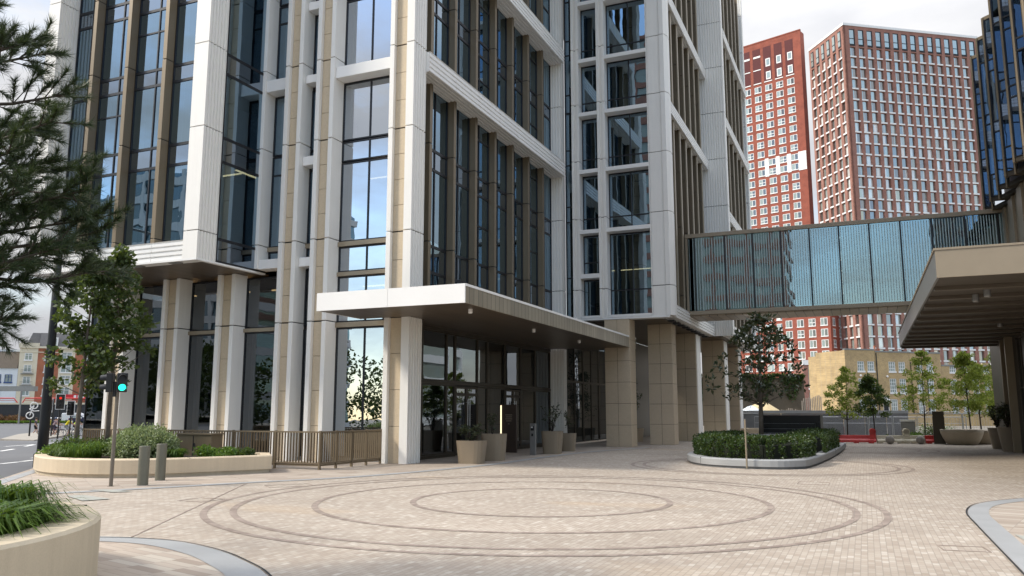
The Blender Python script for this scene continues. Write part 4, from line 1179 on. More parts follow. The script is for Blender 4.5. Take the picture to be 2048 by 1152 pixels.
b1 = spline([(-18.6, 9.0), (-16.6, 10.6), (-15.06, 12.35), (-14.1, 14.1), (-13.35, 15.6), (-12.2, 17.6), (-11.5, 20), (-11.05, 22.5), (-10.85, 24.6), (-10.85, 28), (-10.5, 33), (-9.3, 37.6)])
sheet([tuple(p) for p in b1] + [(-9.5, 50), (-14.3, 50), (-14.3, 23.4), (-28, 23.4), (-27, 21.6), (-19.0, 13.2), (-20.4, 11.0)], .004, M_PLANK, 'entrance_pavement')
band(b1, .30, .009, M_GRANITE, 'granite_band')
b2 = spline([(-13.5, 3.2), (-12.2, 5.9), (-10.6, 7.35), (-9.5, 7.92), (-8.85, 8.08), (-8.2, 8.05), (-7.3, 7.74), (-6.55, 7.32), (-5.85, 6.83), (-4.9, 5.9), (-4.0, 4.5), (-3.6, 2.5)])
sheet([tuple(p) for p in b2], .004, M_PLANK2, 'corner_pavement')
band(b2, .38, .009, M_GRANITE, 'granite_band')
o, bl, br_ = band(b2, .022, .013, M_DARK, 'drain_slot')
o.location = Vector((.14, .17, 0))
b3 = spline([(1.55, 3.0), (1.55, 7), (1.56, 11), (1.57, 14), (1.6, 15.6), (1.83, 16.9), (2.3, 17.85), (3.0, 18.75), (4.4, 20.4), (7, 23)])
sheet([tuple(p) for p in b3] + [(13, 23), (13, 3)], .004, M_PLANK2, 'corner_pavement')
band(b3, .30, .009, M_GRANITE, 'granite_band')
o, _, _ = band(b3, .022, .013, M_DARK, 'drain_slot'); o.location = (-.17, 0.03, 0)
line = MB(); line.wall((-13.42, 15.6), (-9.05, 8.3), 0, .006, -.014, .014); structure(line, 'drain_slot', M_RING)
for q in ([(-14.55, 11.68), (-14.36, 11.92), (-13.25, 11.6), (-13.46, 11.15)], [(-15.2, 12.72), (-15.02, 12.98), (-14.05, 12.84), (-14.3, 12.55)]):
    sheet(q, .014, M_PLATE, 'cover_plate')
sheet([(1.8, 12.3), (2.0, 12.9), (1.75, 13.1)], .013, M_PLATE, 'cover_plate')

def cover_frame(x, y, w, d, a, name='cover_frame'):
    c, s_ = math.cos(a), math.sin(a); mb = MB()
    for u0, v0, u1, v1 in ((-w, -d, w, -d + .018), (-w, d - .018, w, d), (-w, -d + .018, -w + .018, d - .018), (w - .018, -d + .018, w, d - .018)):
        mb.prism([(x + c * u - s_ * v, y + s_ * u + c * v) for u, v in ((u0, v0), (u1, v0), (u1, v1), (u0, v1))], 0, .006)
    structure(mb, name, M_RING)
for q in ((-11.6, 12.2, .3, .3, .0), (1.0, 11.6, .26, .2, .1), (-1.2, 20.6, .35, .35, 0), (-12.0, 15.3, .5, .3, .9)): cover_frame(*q)
def ring(c, r, w, name='paving_ring', n=120):
    mb = MB()
    for i in range(n):
        a, b = 2 * math.pi * i / n, 2 * math.pi * (i + 1) / n
        mb.poly([(c[0] + q * math.cos(t), c[1] + q * math.sin(t), .005) for q, t in ((r, a), (r + w, a), (r + w, b), (r, b))])
    structure(mb, name, M_RING)
for r_ in (5.86, 5.40, 4.06, 2.32): ring((-5.68, 14.62), r_, .115)
for r_ in (4.02, 3.66): ring((-2.91, 26.68), r_, .115)
for r_ in (2.6, 3.3): ring((-.6, 39.2), r_, .12)

# ================================================================== NEAR PLANTERS
def tub_planter(name, label, outline, h, wall_w, plinth, mat, soil_z, joints=(), group=None, cap=None):
    c = sum((Vector(p) for p in outline), Vector((0, 0))) / len(outline)
    t = thing(name, label, 'planter', (c.x, c.y, 0), group)
    P = [Vector(p) for p in outline]
    if sum(P[i].x * P[(i + 1) % len(P)].y - P[(i + 1) % len(P)].x * P[i].y for i in range(len(P))) < 0: P = P[::-1]
    def inset(d):
        out = []
        for i, p in enumerate(P):
            e1 = (p - P[i - 1]).normalized(); e2 = (P[(i + 1) % len(P)] - p).normalized()
            n1 = Vector((-e1.y, e1.x)); n2 = Vector((-e2.y, e2.x)); b = (n1 + n2); b = b / max(.35, b.length_squared) * 2 if b.length > .01 else n1
            out.append(p + b * d * .5 * 1.0 if False else p + b.normalized() * d / max(.5, b.normalized().dot(n1)))
        return out
    A, A2, B = P, inset(.03), inset(wall_w)
    mb = MB(); N = len(P)
    for i in range(N):
        j = (i + 1) % N
        f = lambda p, z: (p.x, p.y, z)
        mb.poly([f(A[i], plinth), f(A[j], plinth), f(A[j], h - .03), f(A[i], h - .03)])
        mb.poly([f(A[i], h - .03), f(A[j], h - .03), f(A2[j], h), f(A2[i], h)])
        mb.poly([f(A2[i], h), f(A2[j], h), f(B[j], h), f(B[i], h)])
        mb.poly([f(B[i], h), f(B[j], h), f(B[j], soil_z), f(B[i], soil_z)])
        mb.poly([f(A[j], plinth), f(A[i], plinth), f(B[i], plinth), f(B[j], plinth)])
    w = mb.build('planter_wall', mat, t)
    if plinth > 0:
        p2 = inset(.05); mb = MB(); mb.prism([tuple(p) for p in p2], 0, plinth - .002); mb.build('plinth', M_CREAM_D if mat is M_CREAM else M_GRANITE_D, t)
    mb = MB(); mb.prism([tuple(p) for p in inset(wall_w + .002)], soil_z - .1, soil_z); mb.build('soil', M_SOIL, t)
    jb = MB()
    for (px_, py_, dx, dy) in joints:
        a = Vector((px_, py_)); d = Vector((dx, dy)).normalized(); n_ = Vector((d.y, -d.x)) * .006
        jb.prism([a + n_ - d * .006, a + n_ + d * wall_w, a - n_ + d * wall_w, a - n_ - d * .006], plinth + .01, h + .003)
    if joints: jb.build('joint', M_DARK, t)
    return t
# round planter close to the viewer
cx, cy, rr = -9.15, 3.95, 2.98
arc = [(cx + rr * math.cos(2 * math.pi * i / 72), cy + rr * math.sin(2 * math.pi * i / 72)) for i in range(72)]
tub_planter('round_planter', 'round weathered stone planter full of long green grass beside the pine', arc, .62, .42, 0, M_CREAM_D, .5,
            [(cx + rr * math.cos(a), cy + rr * math.sin(a), -math.cos(a), -math.sin(a)) for a in (R(8), R(68), R(128), R(200), R(280))])
# long planter by the road
front = spline([(-14.98, 18.3), (-15.75, 16.9), (-16.5, 15.75), (-17.7, 15.05), (-19.0, 14.92), (-20.1, 15.25), (-21.1, 15.85), (-22.4, 16.85), (-23.4, 17.8), (-23.95, 18.6), (-23.7, 19.25), (-22.8, 19.45)], 5)
tub_planter('street_planter', 'long cream stone planter with a rounded end under the two street trees', [tuple(p) for p in front] + [(-15.95, 19.4)], .47, .3, .1, M_CREAM, .36,
            [(-18.6, 14.93, -.1, 1), (-16.05, 16.4, -.9, .5), (-21.6, 16.2, .6, .8)])

# ================================================================== FOLIAGE TOOLS
def leaf_mesh(name, pos, dirs, nrm, ln, wd, mat, parent=None, curl=.0, needle=False):
    """many small faces, each an island of its own. arrays: pos (n,3) base, dirs (n,3), nrm (n,3) side vectors"""
    n = len(pos); side = np.cross(dirs, nrm); side /= (np.linalg.norm(side, axis=1, keepdims=True) + 1e-9)
    up = np.cross(side, dirs)
    ln = np.asarray(ln).reshape(-1, 1) * np.ones((n, 1)); wd = np.asarray(wd).reshape(-1, 1) * np.ones((n, 1))
    me = bpy.data.meshes.new(name)
    if needle:
        V = np.stack([pos - side * wd * .5, pos + side * wd * .5, pos + dirs * ln], 1).reshape(-1, 3); k = 3
    else:
        V = np.stack([pos, pos + dirs * ln * .45 - side * wd * .5 + up * wd * .12, pos + dirs * ln - up * ln * curl, pos + dirs * ln * .45 + side * wd * .5 + up * wd * .12], 1).reshape(-1, 3); k = 4
    me.vertices.add(len(V)); me.vertices.foreach_set('co', V.astype(np.float32).ravel())
    me.loops.add(n * k); me.loops.foreach_set('vertex_index', np.arange(n * k, dtype=np.int32))
    me.polygons.add(n); me.polygons.foreach_set('loop_start', np.arange(0, n * k, k, dtype=np.int32)); me.polygons.foreach_set('loop_total', np.full(n, k, dtype=np.int32))
    me.update(); me.validate()
    me.materials.append(mat)
    o = bpy.data.objects.new(name, me); COL.objects.link(o)
    if parent is not None: adopt(o, parent)
    return o
def unit(a): return a / (np.linalg.norm(a, axis=-1, keepdims=True) + 1e-9)
def rnd_dirs(n): return unit(RNG.normal(size=(n, 3)))
def clump_leaves(centers, radii, per, outward=.5, up=.2, squash=.75):
    """leaf positions gathered in clumps"""
    P = []; D = []
    for c, r_ in zip(centers, radii):
        q = rnd_dirs(per) * (RNG.random((per, 1)) ** .45) * r_; q[:, 2] *= squash
        P.append(c + q); D.append(unit(unit(q) * outward + rnd_dirs(per) * .7 + np.array([0, 0, up])))
    return np.concatenate(P), np.concatenate(D)

def tree(root, h, trunk_r, z_crown, prof, n_clump, per, leaf, mat, bark, lean=(0, 0), clump_r=.4, squash=.75, limbs=True, droop=0.0, seed=1, levels=None):
    """trunk > limbs, crown of leaf clumps inside the profile prof(t)->radius, modelled round the origin"""
    global RNG
    RNG = np.random.default_rng(seed); rr_ = random.Random(seed)
    tb = MB(); pts = []; N = 7
    for i in range(N + 1):
        f = i / N; pts.append((lean[0] * f + .03 * h * .1 * math.sin(3 * f + seed), lean[1] * f + .02 * h * .1 * math.cos(4 * f + seed), h * .96 * f))
    tb.tube(pts, [trunk_r * (1 - .82 * (i / N) ** 1.2) for i in range(N + 1)], 8)
    cs = []; rs = []
    for i in range(n_clump):
        t = rr_.random() ** .85; z = z_crown + (h - z_crown) * t; rad = prof(t)
        if levels: z = z_crown + (h - z_crown) * (round(t * levels) / levels) + rr_.uniform(-.1, .1)
        a = rr_.uniform(0, 2 * math.pi); q = rad * rr_.random() ** .45
        f = z / h
        c = (lean[0] * f + q * math.cos(a), lean[1] * f + q * math.sin(a), z - droop * q)
        cs.append(c); rs.append(clump_r * rr_.uniform(.6, 1.25) * (1 - .35 * t))
        if limbs and (i % 2 == 0):
            zb = max(z_crown * .9, z - q * rr_.uniform(.5, .9)); fb = zb / h
            b = (lean[0] * fb, lean[1] * fb, zb)
            m = ((b[0] + c[0]) / 2, (b[1] + c[1]) / 2, (b[2] * .45 + c[2] * .55) - .02)
            lr = max(.006, trunk_r * .32 * (1 - f * .7)); tb.tube([b, m, c], [lr, lr * .7, lr * .3], 5, caps=False)
    tb.build('trunk', bark, root, smooth=True)
    P, D = clump_leaves(np.array(cs), rs, per, .5, .15 - droop, squash)
    n = len(P)
    leaf_mesh('crown', P, D, rnd_dirs(n), leaf[0] * RNG.uniform(.7, 1.25, n), leaf[1] * RNG.uniform(.75, 1.2, n), mat, root, .12)
    return root

# street trees in the long planter
t1 = local(thing('street_tree', 'slimmer broadleaf tree nearer the road in the cream planter', 'tree', (-21.6, 17.5, .36), 'street trees in the long planter'))
tree(t1, 5.9, .075, 1.9, lambda t: 1.05 * (1 - t) ** .6 * (.6 + .5 * min(1, t * 4)) + .12, 74, 34, (.155, .12), L_PLANE, M_BARK, (.15, .1), .27, .7, seed=21)
t2 = local(thing('street_tree', 'broader broadleaf tree nearer the hotel in the cream planter', 'tree', (-21.3, 18.35, .36), 'street trees in the long planter'))
tree(t2, 6.3, .08, 2.0, lambda t: 1.25 * (1 - t) ** .65 * (.6 + .5 * min(1, t * 4)) + .12, 92, 34, (.155, .12), L_PLANE, M_BARK, (.1, .0), .28, .7, seed=34)

# the pine leaning in from the left
pine = thing('pine_tree', 'dark long-needled pine reaching in over the round planter', 'tree', (-9.9, 4.5, .5))
rr_ = random.Random(5)
tb = MB(); tb.tube([(-9.9, 4.5, .45), (-9.86, 4.52, 1.8), (-9.8, 4.5, 3.4), (-9.83, 4.55, 5.2), (-9.85, 4.5, 7.0)], [.17, .15, .125, .09, .04], 10)
tips = [(-6.82, 5.92, 3.45), (-7.05, 6.11, 3.66), (-6.68, 5.59, 3.8), (-7.49, 6.05, 4.23), (-7.16, 5.64, 4.88), (-6.61, 5.09, 4.34), (-7.89, 5.88, 5.54), (-7.43, 5.22, 5.30),
        (-7.45, 4.73, 5.45), (-7.33, 6.3, 3.13), (-6.86, 5.39, 3.18), (-7.69, 5.73, 2.99), (-8.22, 6.23, 3.9), (-6.83, 4.83, 4.0), (-7.95, 5.79, 2.62), (-7.5, 5.1, 2.55), (-7.39, 5.45, 4.1),
        (-7.15, 5.45, 3.55), (-7.55, 5.95, 3.3), (-7.1, 5.2, 3.75), (-7.6, 5.5, 4.5), (-7.25, 5.05, 2.95),
        (-11.9, 5.6, 4.2), (-12.2, 3.6, 4.6), (-9.0, 1.9, 4.6), (-10.9, 6.8, 4.1), (-11.5, 2.4, 5.4), (-9.6, 7.0, 5.2), (-8.0, 2.6, 5.6), (-10.4, 5.2, 7.2), (-9.3, 3.9, 7.1)]
twig = []
for k, tp in enumerate(tips):
    tp = Vector(tp).lerp(Vector((-9.85, 4.52, tp[2])), .085); zb = max(1.9, tp.z - rr_.uniform(.1, .7)); b = Vector((-9.85, 4.52, zb))
    m = b.lerp(tp, .5) + Vector((rr_.uniform(-.1, .1), rr_.uniform(-.1, .1), rr_.uniform(-.18, .02)))
    m2 = b.lerp(tp, .8) + Vector((0, 0, rr_.uniform(-.12, .0)))
    tb.tube([b, m, m2, tp], [.038, .026, .016, .008], 6, caps=False)
    axis = (tp - b).normalized()
    spine = [m.lerp(m2, f) for f in (.0, .25, .5, .75)] + [m2.lerp(tp, f) for f in (0, .2, .4, .6, .8, 1.0)]
    twig.append((tp, axis, 1.15)); 
    for j, p in enumerate(spine):
        for _ in range(rr_.choice((1, 2, 2)) if j < 4 else rr_.choice((2, 2, 3))):
            side = Vector((rr_.uniform(-1, 1), rr_.uniform(-1, 1), rr_.uniform(-.45, .75))); side = (side - axis * side.dot(axis)).normalized()
            e = p + side * rr_.uniform(.14, .42) * (1.1 - j * .05) + axis * rr_.uniform(.08, .34)
            tb.tube([p, e], [.008, .004], 4, caps=False)
            twig.append((e, (e - p).normalized(), rr_.uniform(.7, 1.1)))
            twig.append((p.lerp(e, .55), (e - p).normalized(), .75))
tb.build('trunk', M_BARK_D, pine, smooth=True)
NP = []; ND = []; RNG = np.random.default_rng(3)
for p, d, s in twig:
    k = int(104 * s); a = np.array(d)[None]
    q = RNG.random((k, 1)) * .15 * s
    NP.append(np.array(p)[None] - a * q + a * .03)
    ND.append(unit(a * RNG.uniform(.6, 1.5, (k, 1)) + rnd_dirs(k) * .85 + np.array([[0, 0, .14]])))
NP = np.concatenate(NP); ND = np.concatenate(ND); n = len(NP)
leaf_mesh('needles', NP, ND, rnd_dirs(n), RNG.uniform(.085, .14, n), .0066, L_PINE, pine, needle=True)

# ---- plants in the long planter
def shrub(name, label, loc, r, h, n, leaf, mat, group=None, seed=0, stem=True, squash=1.0):
    global RNG
    RNG = np.random.default_rng(seed + 100); t = local(thing(name, label, 'plant', loc, group))
    k = max(6, n // 30); cs = rnd_dirs(k) * RNG.uniform(.45, .9, (k, 1)) * np.array([[r, r, h * .5]]); cs[:, 2] = np.abs(cs[:, 2]) * 1.1 + h * .22
    P, D = clump_leaves(cs, np.full(k, min(r, h) * .36), n // k, .6, .35, squash)
    leaf_mesh('foliage', P, D, rnd_dirs(len(P)), leaf[0] * RNG.uniform(.7, 1.2, len(P)), leaf[1], mat, t, .1)
    sb = MB(); rr = random.Random(seed)
    for c in cs[: 12]: sb.tube([(0, 0, -.02), (c[0] * .4, c[1] * .4, c[2] * .5), tuple(c)], [.012, .009, .004], 5, caps=False)
    sb.build('stem', M_BARK, t)
    return t
def tussock(name, label, loc, r, h, n, mat, group=None, seed=0, width=.012, wild=.5):
    """arching grass blades, three faces long each"""
    global RNG
    RNG = np.random.default_rng(seed + 500); t = local(thing(name, label, 'grass', loc, group)); mb = MB(); rr = random.Random(seed)
    for i in range(n):
        a = rr.uniform(0, 2 * math.pi); b0 = rr.random() ** .5 * r * .55; o = rr.uniform(.3, 1) * r
        d = Vector((math.cos(a), math.sin(a), 0)); s = Vector((-d.y, d.x, 0)) * width * rr.uniform(.6, 1.2)
        p0 = d * b0; hh = h * rr.uniform(.55, 1.1); e = b0 + o * rr.uniform(.6, 1.1)
        p1 = d * (b0 + (e - b0) * .35) + Vector((0, 0, hh * .75)); p2 = d * (b0 + (e - b0) * .75) + Vector((0, 0, hh * .85)); p3 = d * e + Vector((0, 0, hh * rr.uniform(.25, .7)))
        i0 = len(mb.v); mb.v += [tuple(p0 - s), tuple(p0 + s), tuple(p1 - s), tuple(p1 + s), tuple(p2 - s * .7), tuple(p2 + s * .7), tuple(p3)]
        mb.f += [(i0, i0 + 1, i0 + 3, i0 + 2), (i0 + 2, i0 + 3, i0 + 5, i0 + 4), (i0 + 4, i0 + 5, i0 + 6)]; mb.m += [0, 0, 0]
    mb.build('blades', mat, t)
    return t
G1 = 'grass tussocks in the round planter'
k = 0; rr_ = random.Random(9)
gt = []
for ring_r, cnt in ((2.05, 18), (1.4, 12), (.7, 6)):
    for i in range(cnt):
        a = 2 * math.pi * (i + rr_.random() * .5) / cnt; gt.append((cx + ring_r * math.cos(a), cy + ring_r * math.sin(a), ring_r))
base_ts = None
for i, (x, y, q) in enumerate(gt):
    if base_ts is None:
        base_ts = [tussock('grass_tussock', 'arching dark green grass tussock in the round stone planter', (x, y, .5), .64, .36, 560, L_GRASS, G1, 1, .017)]
    else:
        dup(base_ts[0], (x, y, .5), rr_.uniform(0, 6.28), None, (rr_.uniform(.9, 1.15), rr_.uniform(.9, 1.15), rr_.uniform(.8, 1.25) * (1.0 if q > 2 else 1.12)))
G2 = 'low plants in the street planter'
shrub('variegated_bush', 'large pale grey-green rounded bush behind the two bollards', (-18.75, 17.4, .34), .86, 1.0, 13000, (.085, .05), L_VARIEG, G2, 3)
for i, (x, y, r_, h_, m_, lb, lf) in enumerate([
        (-22.3, 17.9, .65, .36, L_FERN, 'bright green leafy shrub at the rounded end of the street planter', (.09, .06)),
        (-21.2, 16.9, .7, .42, L_FERN, 'low bright green spreading shrub at the foot of the slimmer street tree', (.09, .06)),
        (-20.4, 16.5, .62, .62, L_MID, 'mid green shrub with rusty tips in front of the street trees', (.07, .05)),
        (-21.6, 18.6, .6, .55, L_MID, 'taller dark shrub behind the street tree trunks', (.08, .05)),
        (-20.2, 17.9, .65, .6, L_MID, 'dark green shrub beside the broader street tree', (.08, .05)),
        (-17.2, 18.2, .35, .35, L_FERN, 'small bright shrub in front of the brown cabinet', (.07, .05)),
        (-16.4, 18.2, .38, .34, L_FERN, 'small leafy shrub left of the railing corner in the planter', (.07, .05)),
        (-16.0, 18.4, .26, .3, L_MID, 'last small shrub at the square end of the street planter', (.07, .05))]):
    shrub('low_shrub', lb, (x, y, .36), r_, h_, 2600 if r_ > .45 else 1000, lf, m_, G2, 10 + i)
for i, (x, y, r_, h_, lb) in enumerate([(-19.6, 15.9, .6, .5, 'arching strap-leaf grass in the planter behind the signal pole'), (-20.0, 16.7, .55, .5, 'second clump of arching grass right of the street trees'), (-17.7, 17.6, .3, .3, 'small grass tuft between the pale bush and the cabinet')]):
    tussock('strap_grass', lb, (x, y, .36), r_, h_, 260, L_GRASS, G2, 40 + i, .013)

# ================================================================== STREET FURNITURE
bl = local(thing('bollard', 'olive-grey steel bollard nearest the viewer, left of its pair', 'bollard', (-15.1, 14.05, 0), 'pair of steel bollards'))
mb = MB(); mb.lathe((0, 0, 0), [(.118, 0), (.118, .86), (.113, .875), (.0, .88)], 24); mb.build('post', M_OLIVE, bl, smooth=False)
mb = MB(); mb.lathe((0, 0, 0), [(.124, 0), (.124, .012)], 24); mb.build('base_ring', M_GREY, bl)
dup(bl, (-15.78, 15.2, 0), .4, 'second olive-grey steel bollard, right of its pair and farther back')

def signal_head(root, p, ang, lit=None, n=3, s=1.0, board=True):
    """black signal head at p facing angle ang"""
    f = Vector((math.cos(ang), math.sin(ang), 0)); u = Vector((-f.y, f.x, 0)); p = Vector(p)
    H = .26 * s * n
    mb = MB()
    pr = [p + u * x + f * y for x, y in ((-.13 * s, 0), (.13 * s, 0), (.13 * s, .16 * s), (-.13 * s, .16 * s))]
    mb.prism([(q.x, q.y) for q in pr], p.z, p.z + H)
    hd_ = mb.build('signal_head', M_BLACK, root, bevel=.012)
    for i in range(n):
        c = p + f * (.165 * s) + Vector((0, 0, .13 * s + .26 * s * i)); lens = MB(); ring_ = []
        for k in range(16): t = 2 * math.pi * k / 16; ring_.append(c + (u * math.cos(t) + Vector((0, 0, 1)) * math.sin(t)) * .092 * s)
        lens.poly(ring_); col = i == 0 and lit == 'green' and M_GREENL or i == n - 1 and lit == 'red' and M_REDL or M_FRAME
        lens.build('lens', col, hd_)
        v = MB()
        for k in range(12):
            t0, t1 = math.pi * (-.12 + 1.24 * k / 12), math.pi * (-.12 + 1.24 * (k + 1) / 12)
            a, b = [c + (u * math.cos(t) + Vector((0, 0, 1)) * math.sin(t)) * .105 * s for t in (t0, t1)]
            v.poly([a, b, b + f * (.17 * s) - Vector((0, 0, .02)), a + f * (.17 * s) - Vector((0, 0, .02))])
        v.build('hood', M_BLACK, hd_)
    return hd_
ts = thing('traffic_signal', 'slim bronze signal pole with a green light, standing before the cream planter', 'traffic light', (-15.53, 13.57, 0), 'traffic signals')
mb = MB(); mb.tube([(-15.53, 13.57, 0), (-15.53, 13.57, 2.5)], .042, 12); mb.lathe((-15.53, 13.57, 0), [(.07, 0), (.07, .012)], 14); mb.build('pole', plain('pole_bronze_grey', (.17, .145, .115), .5, metal=.2), ts)
tocam = math.atan2(-13.57, 15.53)
signal_head(ts, (-15.53 + .14, 13.57 - .02, 2.08), tocam + .06, 'green', 2, .82)
signal_head(ts, (-15.53 - .12, 13.57 - .02, 2.08), tocam - 1.9, None, 2, .82)
mb = MB(); mb.box(-15.60, 13.5, 1.98, -15.52, 13.56, 2.32); mb.build('push_button_box', M_BLACK, ts)

lp = thing('lamp_post', 'thick dark tapering lamp post behind the rounded planter end', 'lamp post', (-25.2, 19.2, 0))
mb = MB(); mb.tube([(-25.2, 19.2, -.1), (-25.15, 19.16, 1.2), (-25.0, 19.05, 4.5), (-24.9, 18.98, 8.5)], [.175, .16, .125, .10], 16); mb.build('post', plain('dark_lamp_metal', (.018, .02, .023), .5, metal=.3), lp, smooth=True)
mb = MB(); mb.tube([(-24.9, 18.98, 8.4), (-25.8, 19.5, 8.65)], .05, 8); mb.build('arm', M_GREY, lp)
mb = MB(); mb.tube([(-25.6, 19.4, 8.6), (-26.2, 19.75, 8.7)], [.09, .13], 10); mb.build('lamp_head', M_GREY, lp)

cb = thing('utility_cabinet', 'brown metal utility cabinet in the cream planter before the railing', 'cabinet', (-18.4, 19.2, .3))
mb = MB(); mb.box(-19.06, 18.9, .3, -17.72, 19.38, .97); mb.build('body', M_BRONZE, cb, bevel=.015)
mb = MB(); mb.box(-19.1, 18.86, .97, -17.68, 19.4, 1.01); mb.build('lid', M_BRONZE, cb)
mb = MB(); mb.box(-18.41, 18.885, .36, -18.395, 18.9, .94); mb.box(-18.36, 18.87, .62, -18.33, 18.9, .72); mb.build('door_seam', M_DARK, cb)

# railing: flat bars in bays with square posts
rl = thing('railing', 'bronze flat-bar railing along the hotel front that turns the corner', 'railing', (-14.4, 19.68, 0))
BAL = [0]
def rail_run(a, b, bays, end_post=True):
    a = Vector(a); b = Vector(b); d = (b - a).normalized(); L_ = (b - a).length
    mb = MB(); mb.wall(a, b, 1.04, 1.085, -.03, .03); mb.wall(a, b, .16, .2, -.025, .025); mb.wall(a, b, .10, .155, -.004, .004); mb.build('rail', M_BRONZE, rl)
    for i in range(bays + (1 if end_post else 0)):
        p = a + d * (L_ * i / bays); mb = MB(); mb.wall(p - d * .025, p + d * .025, 0, 1.1, -.034, .034); mb.build('post', M_BRONZE, rl)
    n_ = int(L_ / .104); rest = MB()
    for i in range(1, n_):
        p = a + d * (L_ * i / n_); own = BAL[0] < 99; BAL[0] += 1
        mb = MB() if own else rest
        mb.wall(p - d * .0055, p + d * .0055, .2, 1.04, -.028, .028)
        if own: mb.build('baluster', M_BRONZE, rl)
    if rest.v: rest.build('baluster', M_BRONZE, rl)['kind'] = 'stuff'
rail_run((-24.0, 19.75), (-14.42, 19.68), 6)
rail_run((-14.42, 19.68), (-14.32, 22.72), 4)

# pots by the entrance
def pot(name, label, loc, w, dp, h, taper, group, rz):
    t = local(thing(name, label, 'plant pot', loc, group, rz)); mb = MB(); N = 28
    def outline(s, z):
        out = []
        for i in range(N):
            a = 2 * math.pi * i / N; c, q = math.cos(a), math.sin(a)
            k = (abs(c) ** 4 + abs(q) ** 4) ** -.25
            out.append((w / 2 * s * k * c, dp / 2 * s * k * q, z))
        return out
    rings = [outline(taper, 0), outline(taper, .02), outline(1, h), outline(.95, h), outline(.93, h - .1)]
    for A, B in zip(rings, rings[1:]):
        for i in range(N): mb.poly([A[i], A[(i + 1) % N], B[(i + 1) % N], B[i]])
    mb.poly(rings[0][::-1]); o = mb.build('pot_wall', M_POT, t)
    mb = MB(); mb.poly(rings[-1]); mb.build('soil', M_SOIL, t)
    return t
def pot_plant(name, label, loc, h, r, n, leaf, mat, seed, sparse=False, group=None):
    global RNG
    RNG = np.random.default_rng(seed); rr = random.Random(seed); t = local(thing(name, label, 'plant', loc, group)); sb = MB(); P = []; D = []
    for i in range(n):
        a = rr.uniform(0, 6.28); e = Vector((math.cos(a) * r * rr.uniform(.2, 1), math.sin(a) * r * rr.uniform(.2, 1), h * rr.uniform(.5, 1)))
        m = Vector((e.x * .35, e.y * .35, e.z * .55)); sb.tube([(0, 0, 0), m, e], [.012, .008, .004], 5, caps=False)
        k = 9 if sparse else 22
        for j in range(k):
            f = rr.uniform(.3, 1); q = m.lerp(e, f) if f > .4 else Vector((0, 0, 0)).lerp(m, f * 2)
            P.append(q + Vector((rr.uniform(-.03, .03),) * 3)); D.append((rr.uniform(-1, 1), rr.uniform(-1, 1), rr.uniform(-.3, .8)))
    sb.build('stem', M_BARK_D, t); P = np.array(P); D = unit(np.array(D, dtype=float))
    leaf_mesh('foliage', P, D, rnd_dirs(len(P)), leaf[0] * RNG.uniform(.7, 1.2, len(P)), leaf[1], mat, t, .15)
    return t
GP = 'taupe pots by the hotel entrance'
pot('plant_pot', 'lower tapered taupe pot left of the entrance doors, nearest the corner pier', (-11.72, 24.05, 0), .93, .8, .73, .84, GP, .1)
pot('plant_pot', 'tall taupe pot just behind the lower one, left of the lit totem', (-11.70, 25.75, 0), .80, .8, .90, .86, GP, .1)
pot('plant_pot', 'tall taupe pot right of the steel intercom post', (-11.46, 30.8, 0), .82, .8, .88, .84, GP, .1)
pot('plant_pot', 'smallest taupe pot beside the fluted pier', (-11.55, 33.0, 0), .62, .6, .75, .84, GP, .1)
GQ = 'plants in the entrance pots'
pot_plant('pot_plant', 'bushy dark evergreen in the lower pot by the corner pier', (-11.72, 24.05, .63), .62, .5, 34, (.10, .045), L_MAG, 61, group=GQ)
pot_plant('pot_plant', 'thin upright dark plant in the pot left of the totem', (-11.75, 25.7, .8), .85, .3, 12, (.10, .045), L_MAG, 62, True, GQ)
pot_plant('pot_plant', 'spreading sparse plant in the pot right of the intercom post', (-11.46, 30.8, .78), 1.25, .55, 18, (.11, .05), L_MAG, 63, True, GQ)
pot_plant('pot_plant', 'narrow leafy plant in the smallest pot by the fluted pier', (-11.55, 33.0, .65), 1.0, .28, 14, (.10, .045), L_MAG, 64, True, GQ)

tm = thing('entrance_totem', 'tall dark brown totem with a glowing warm edge beside the entrance', 'sign', (-13.3, 30.7, 0))
mb = MB(); mb.box(-13.62, 30.7, .02, -12.98, 30.84, 1.93); mb.build('body', plain('brown_totem', (.045, .028, .02), .4), tm, bevel=.006)
mb = MB(); mb.box(-13.655, 30.66, .1, -13.625, 30.72, 1.9); mb.build('light_edge', emis('totem_glow', (1, .80, .52), .8), tm)
mb = MB()
for k, (w_, z) in enumerate(((.30, 1.5), (.26, 1.42), (.30, 1.34), (.24, 1.26), (.06, 1.14))): mb.box(-13.3 - w_ / 2, 30.692, z, -13.3 + w_ / 2, 30.699, z + .028)
mb.build('lettering', M_BEIGE, tm)
ip = thing('intercom_post', 'slim steel intercom post on the paving in front of the entrance glass', 'intercom', (-11.72, 29.4, 0))
mb = MB(); mb.box(-11.83, 29.33, 0, -11.61, 29.47, 1.2); mb.build('post', M_GREY, ip, bevel=.01)
mb = MB(); mb.box(-11.79, 29.31, .93, -11.65, 29.329, 1.1); mb.box(-11.765, 29.318, .72, -11.69, 29.329, .82); mb.build('panel', M_BLACK, ip)
mb = MB(); mb.box(-11.77, 29.30, 1.03, -11.70, 29.309, 1.08); mb.build('screen', M_WHITE2, ip)

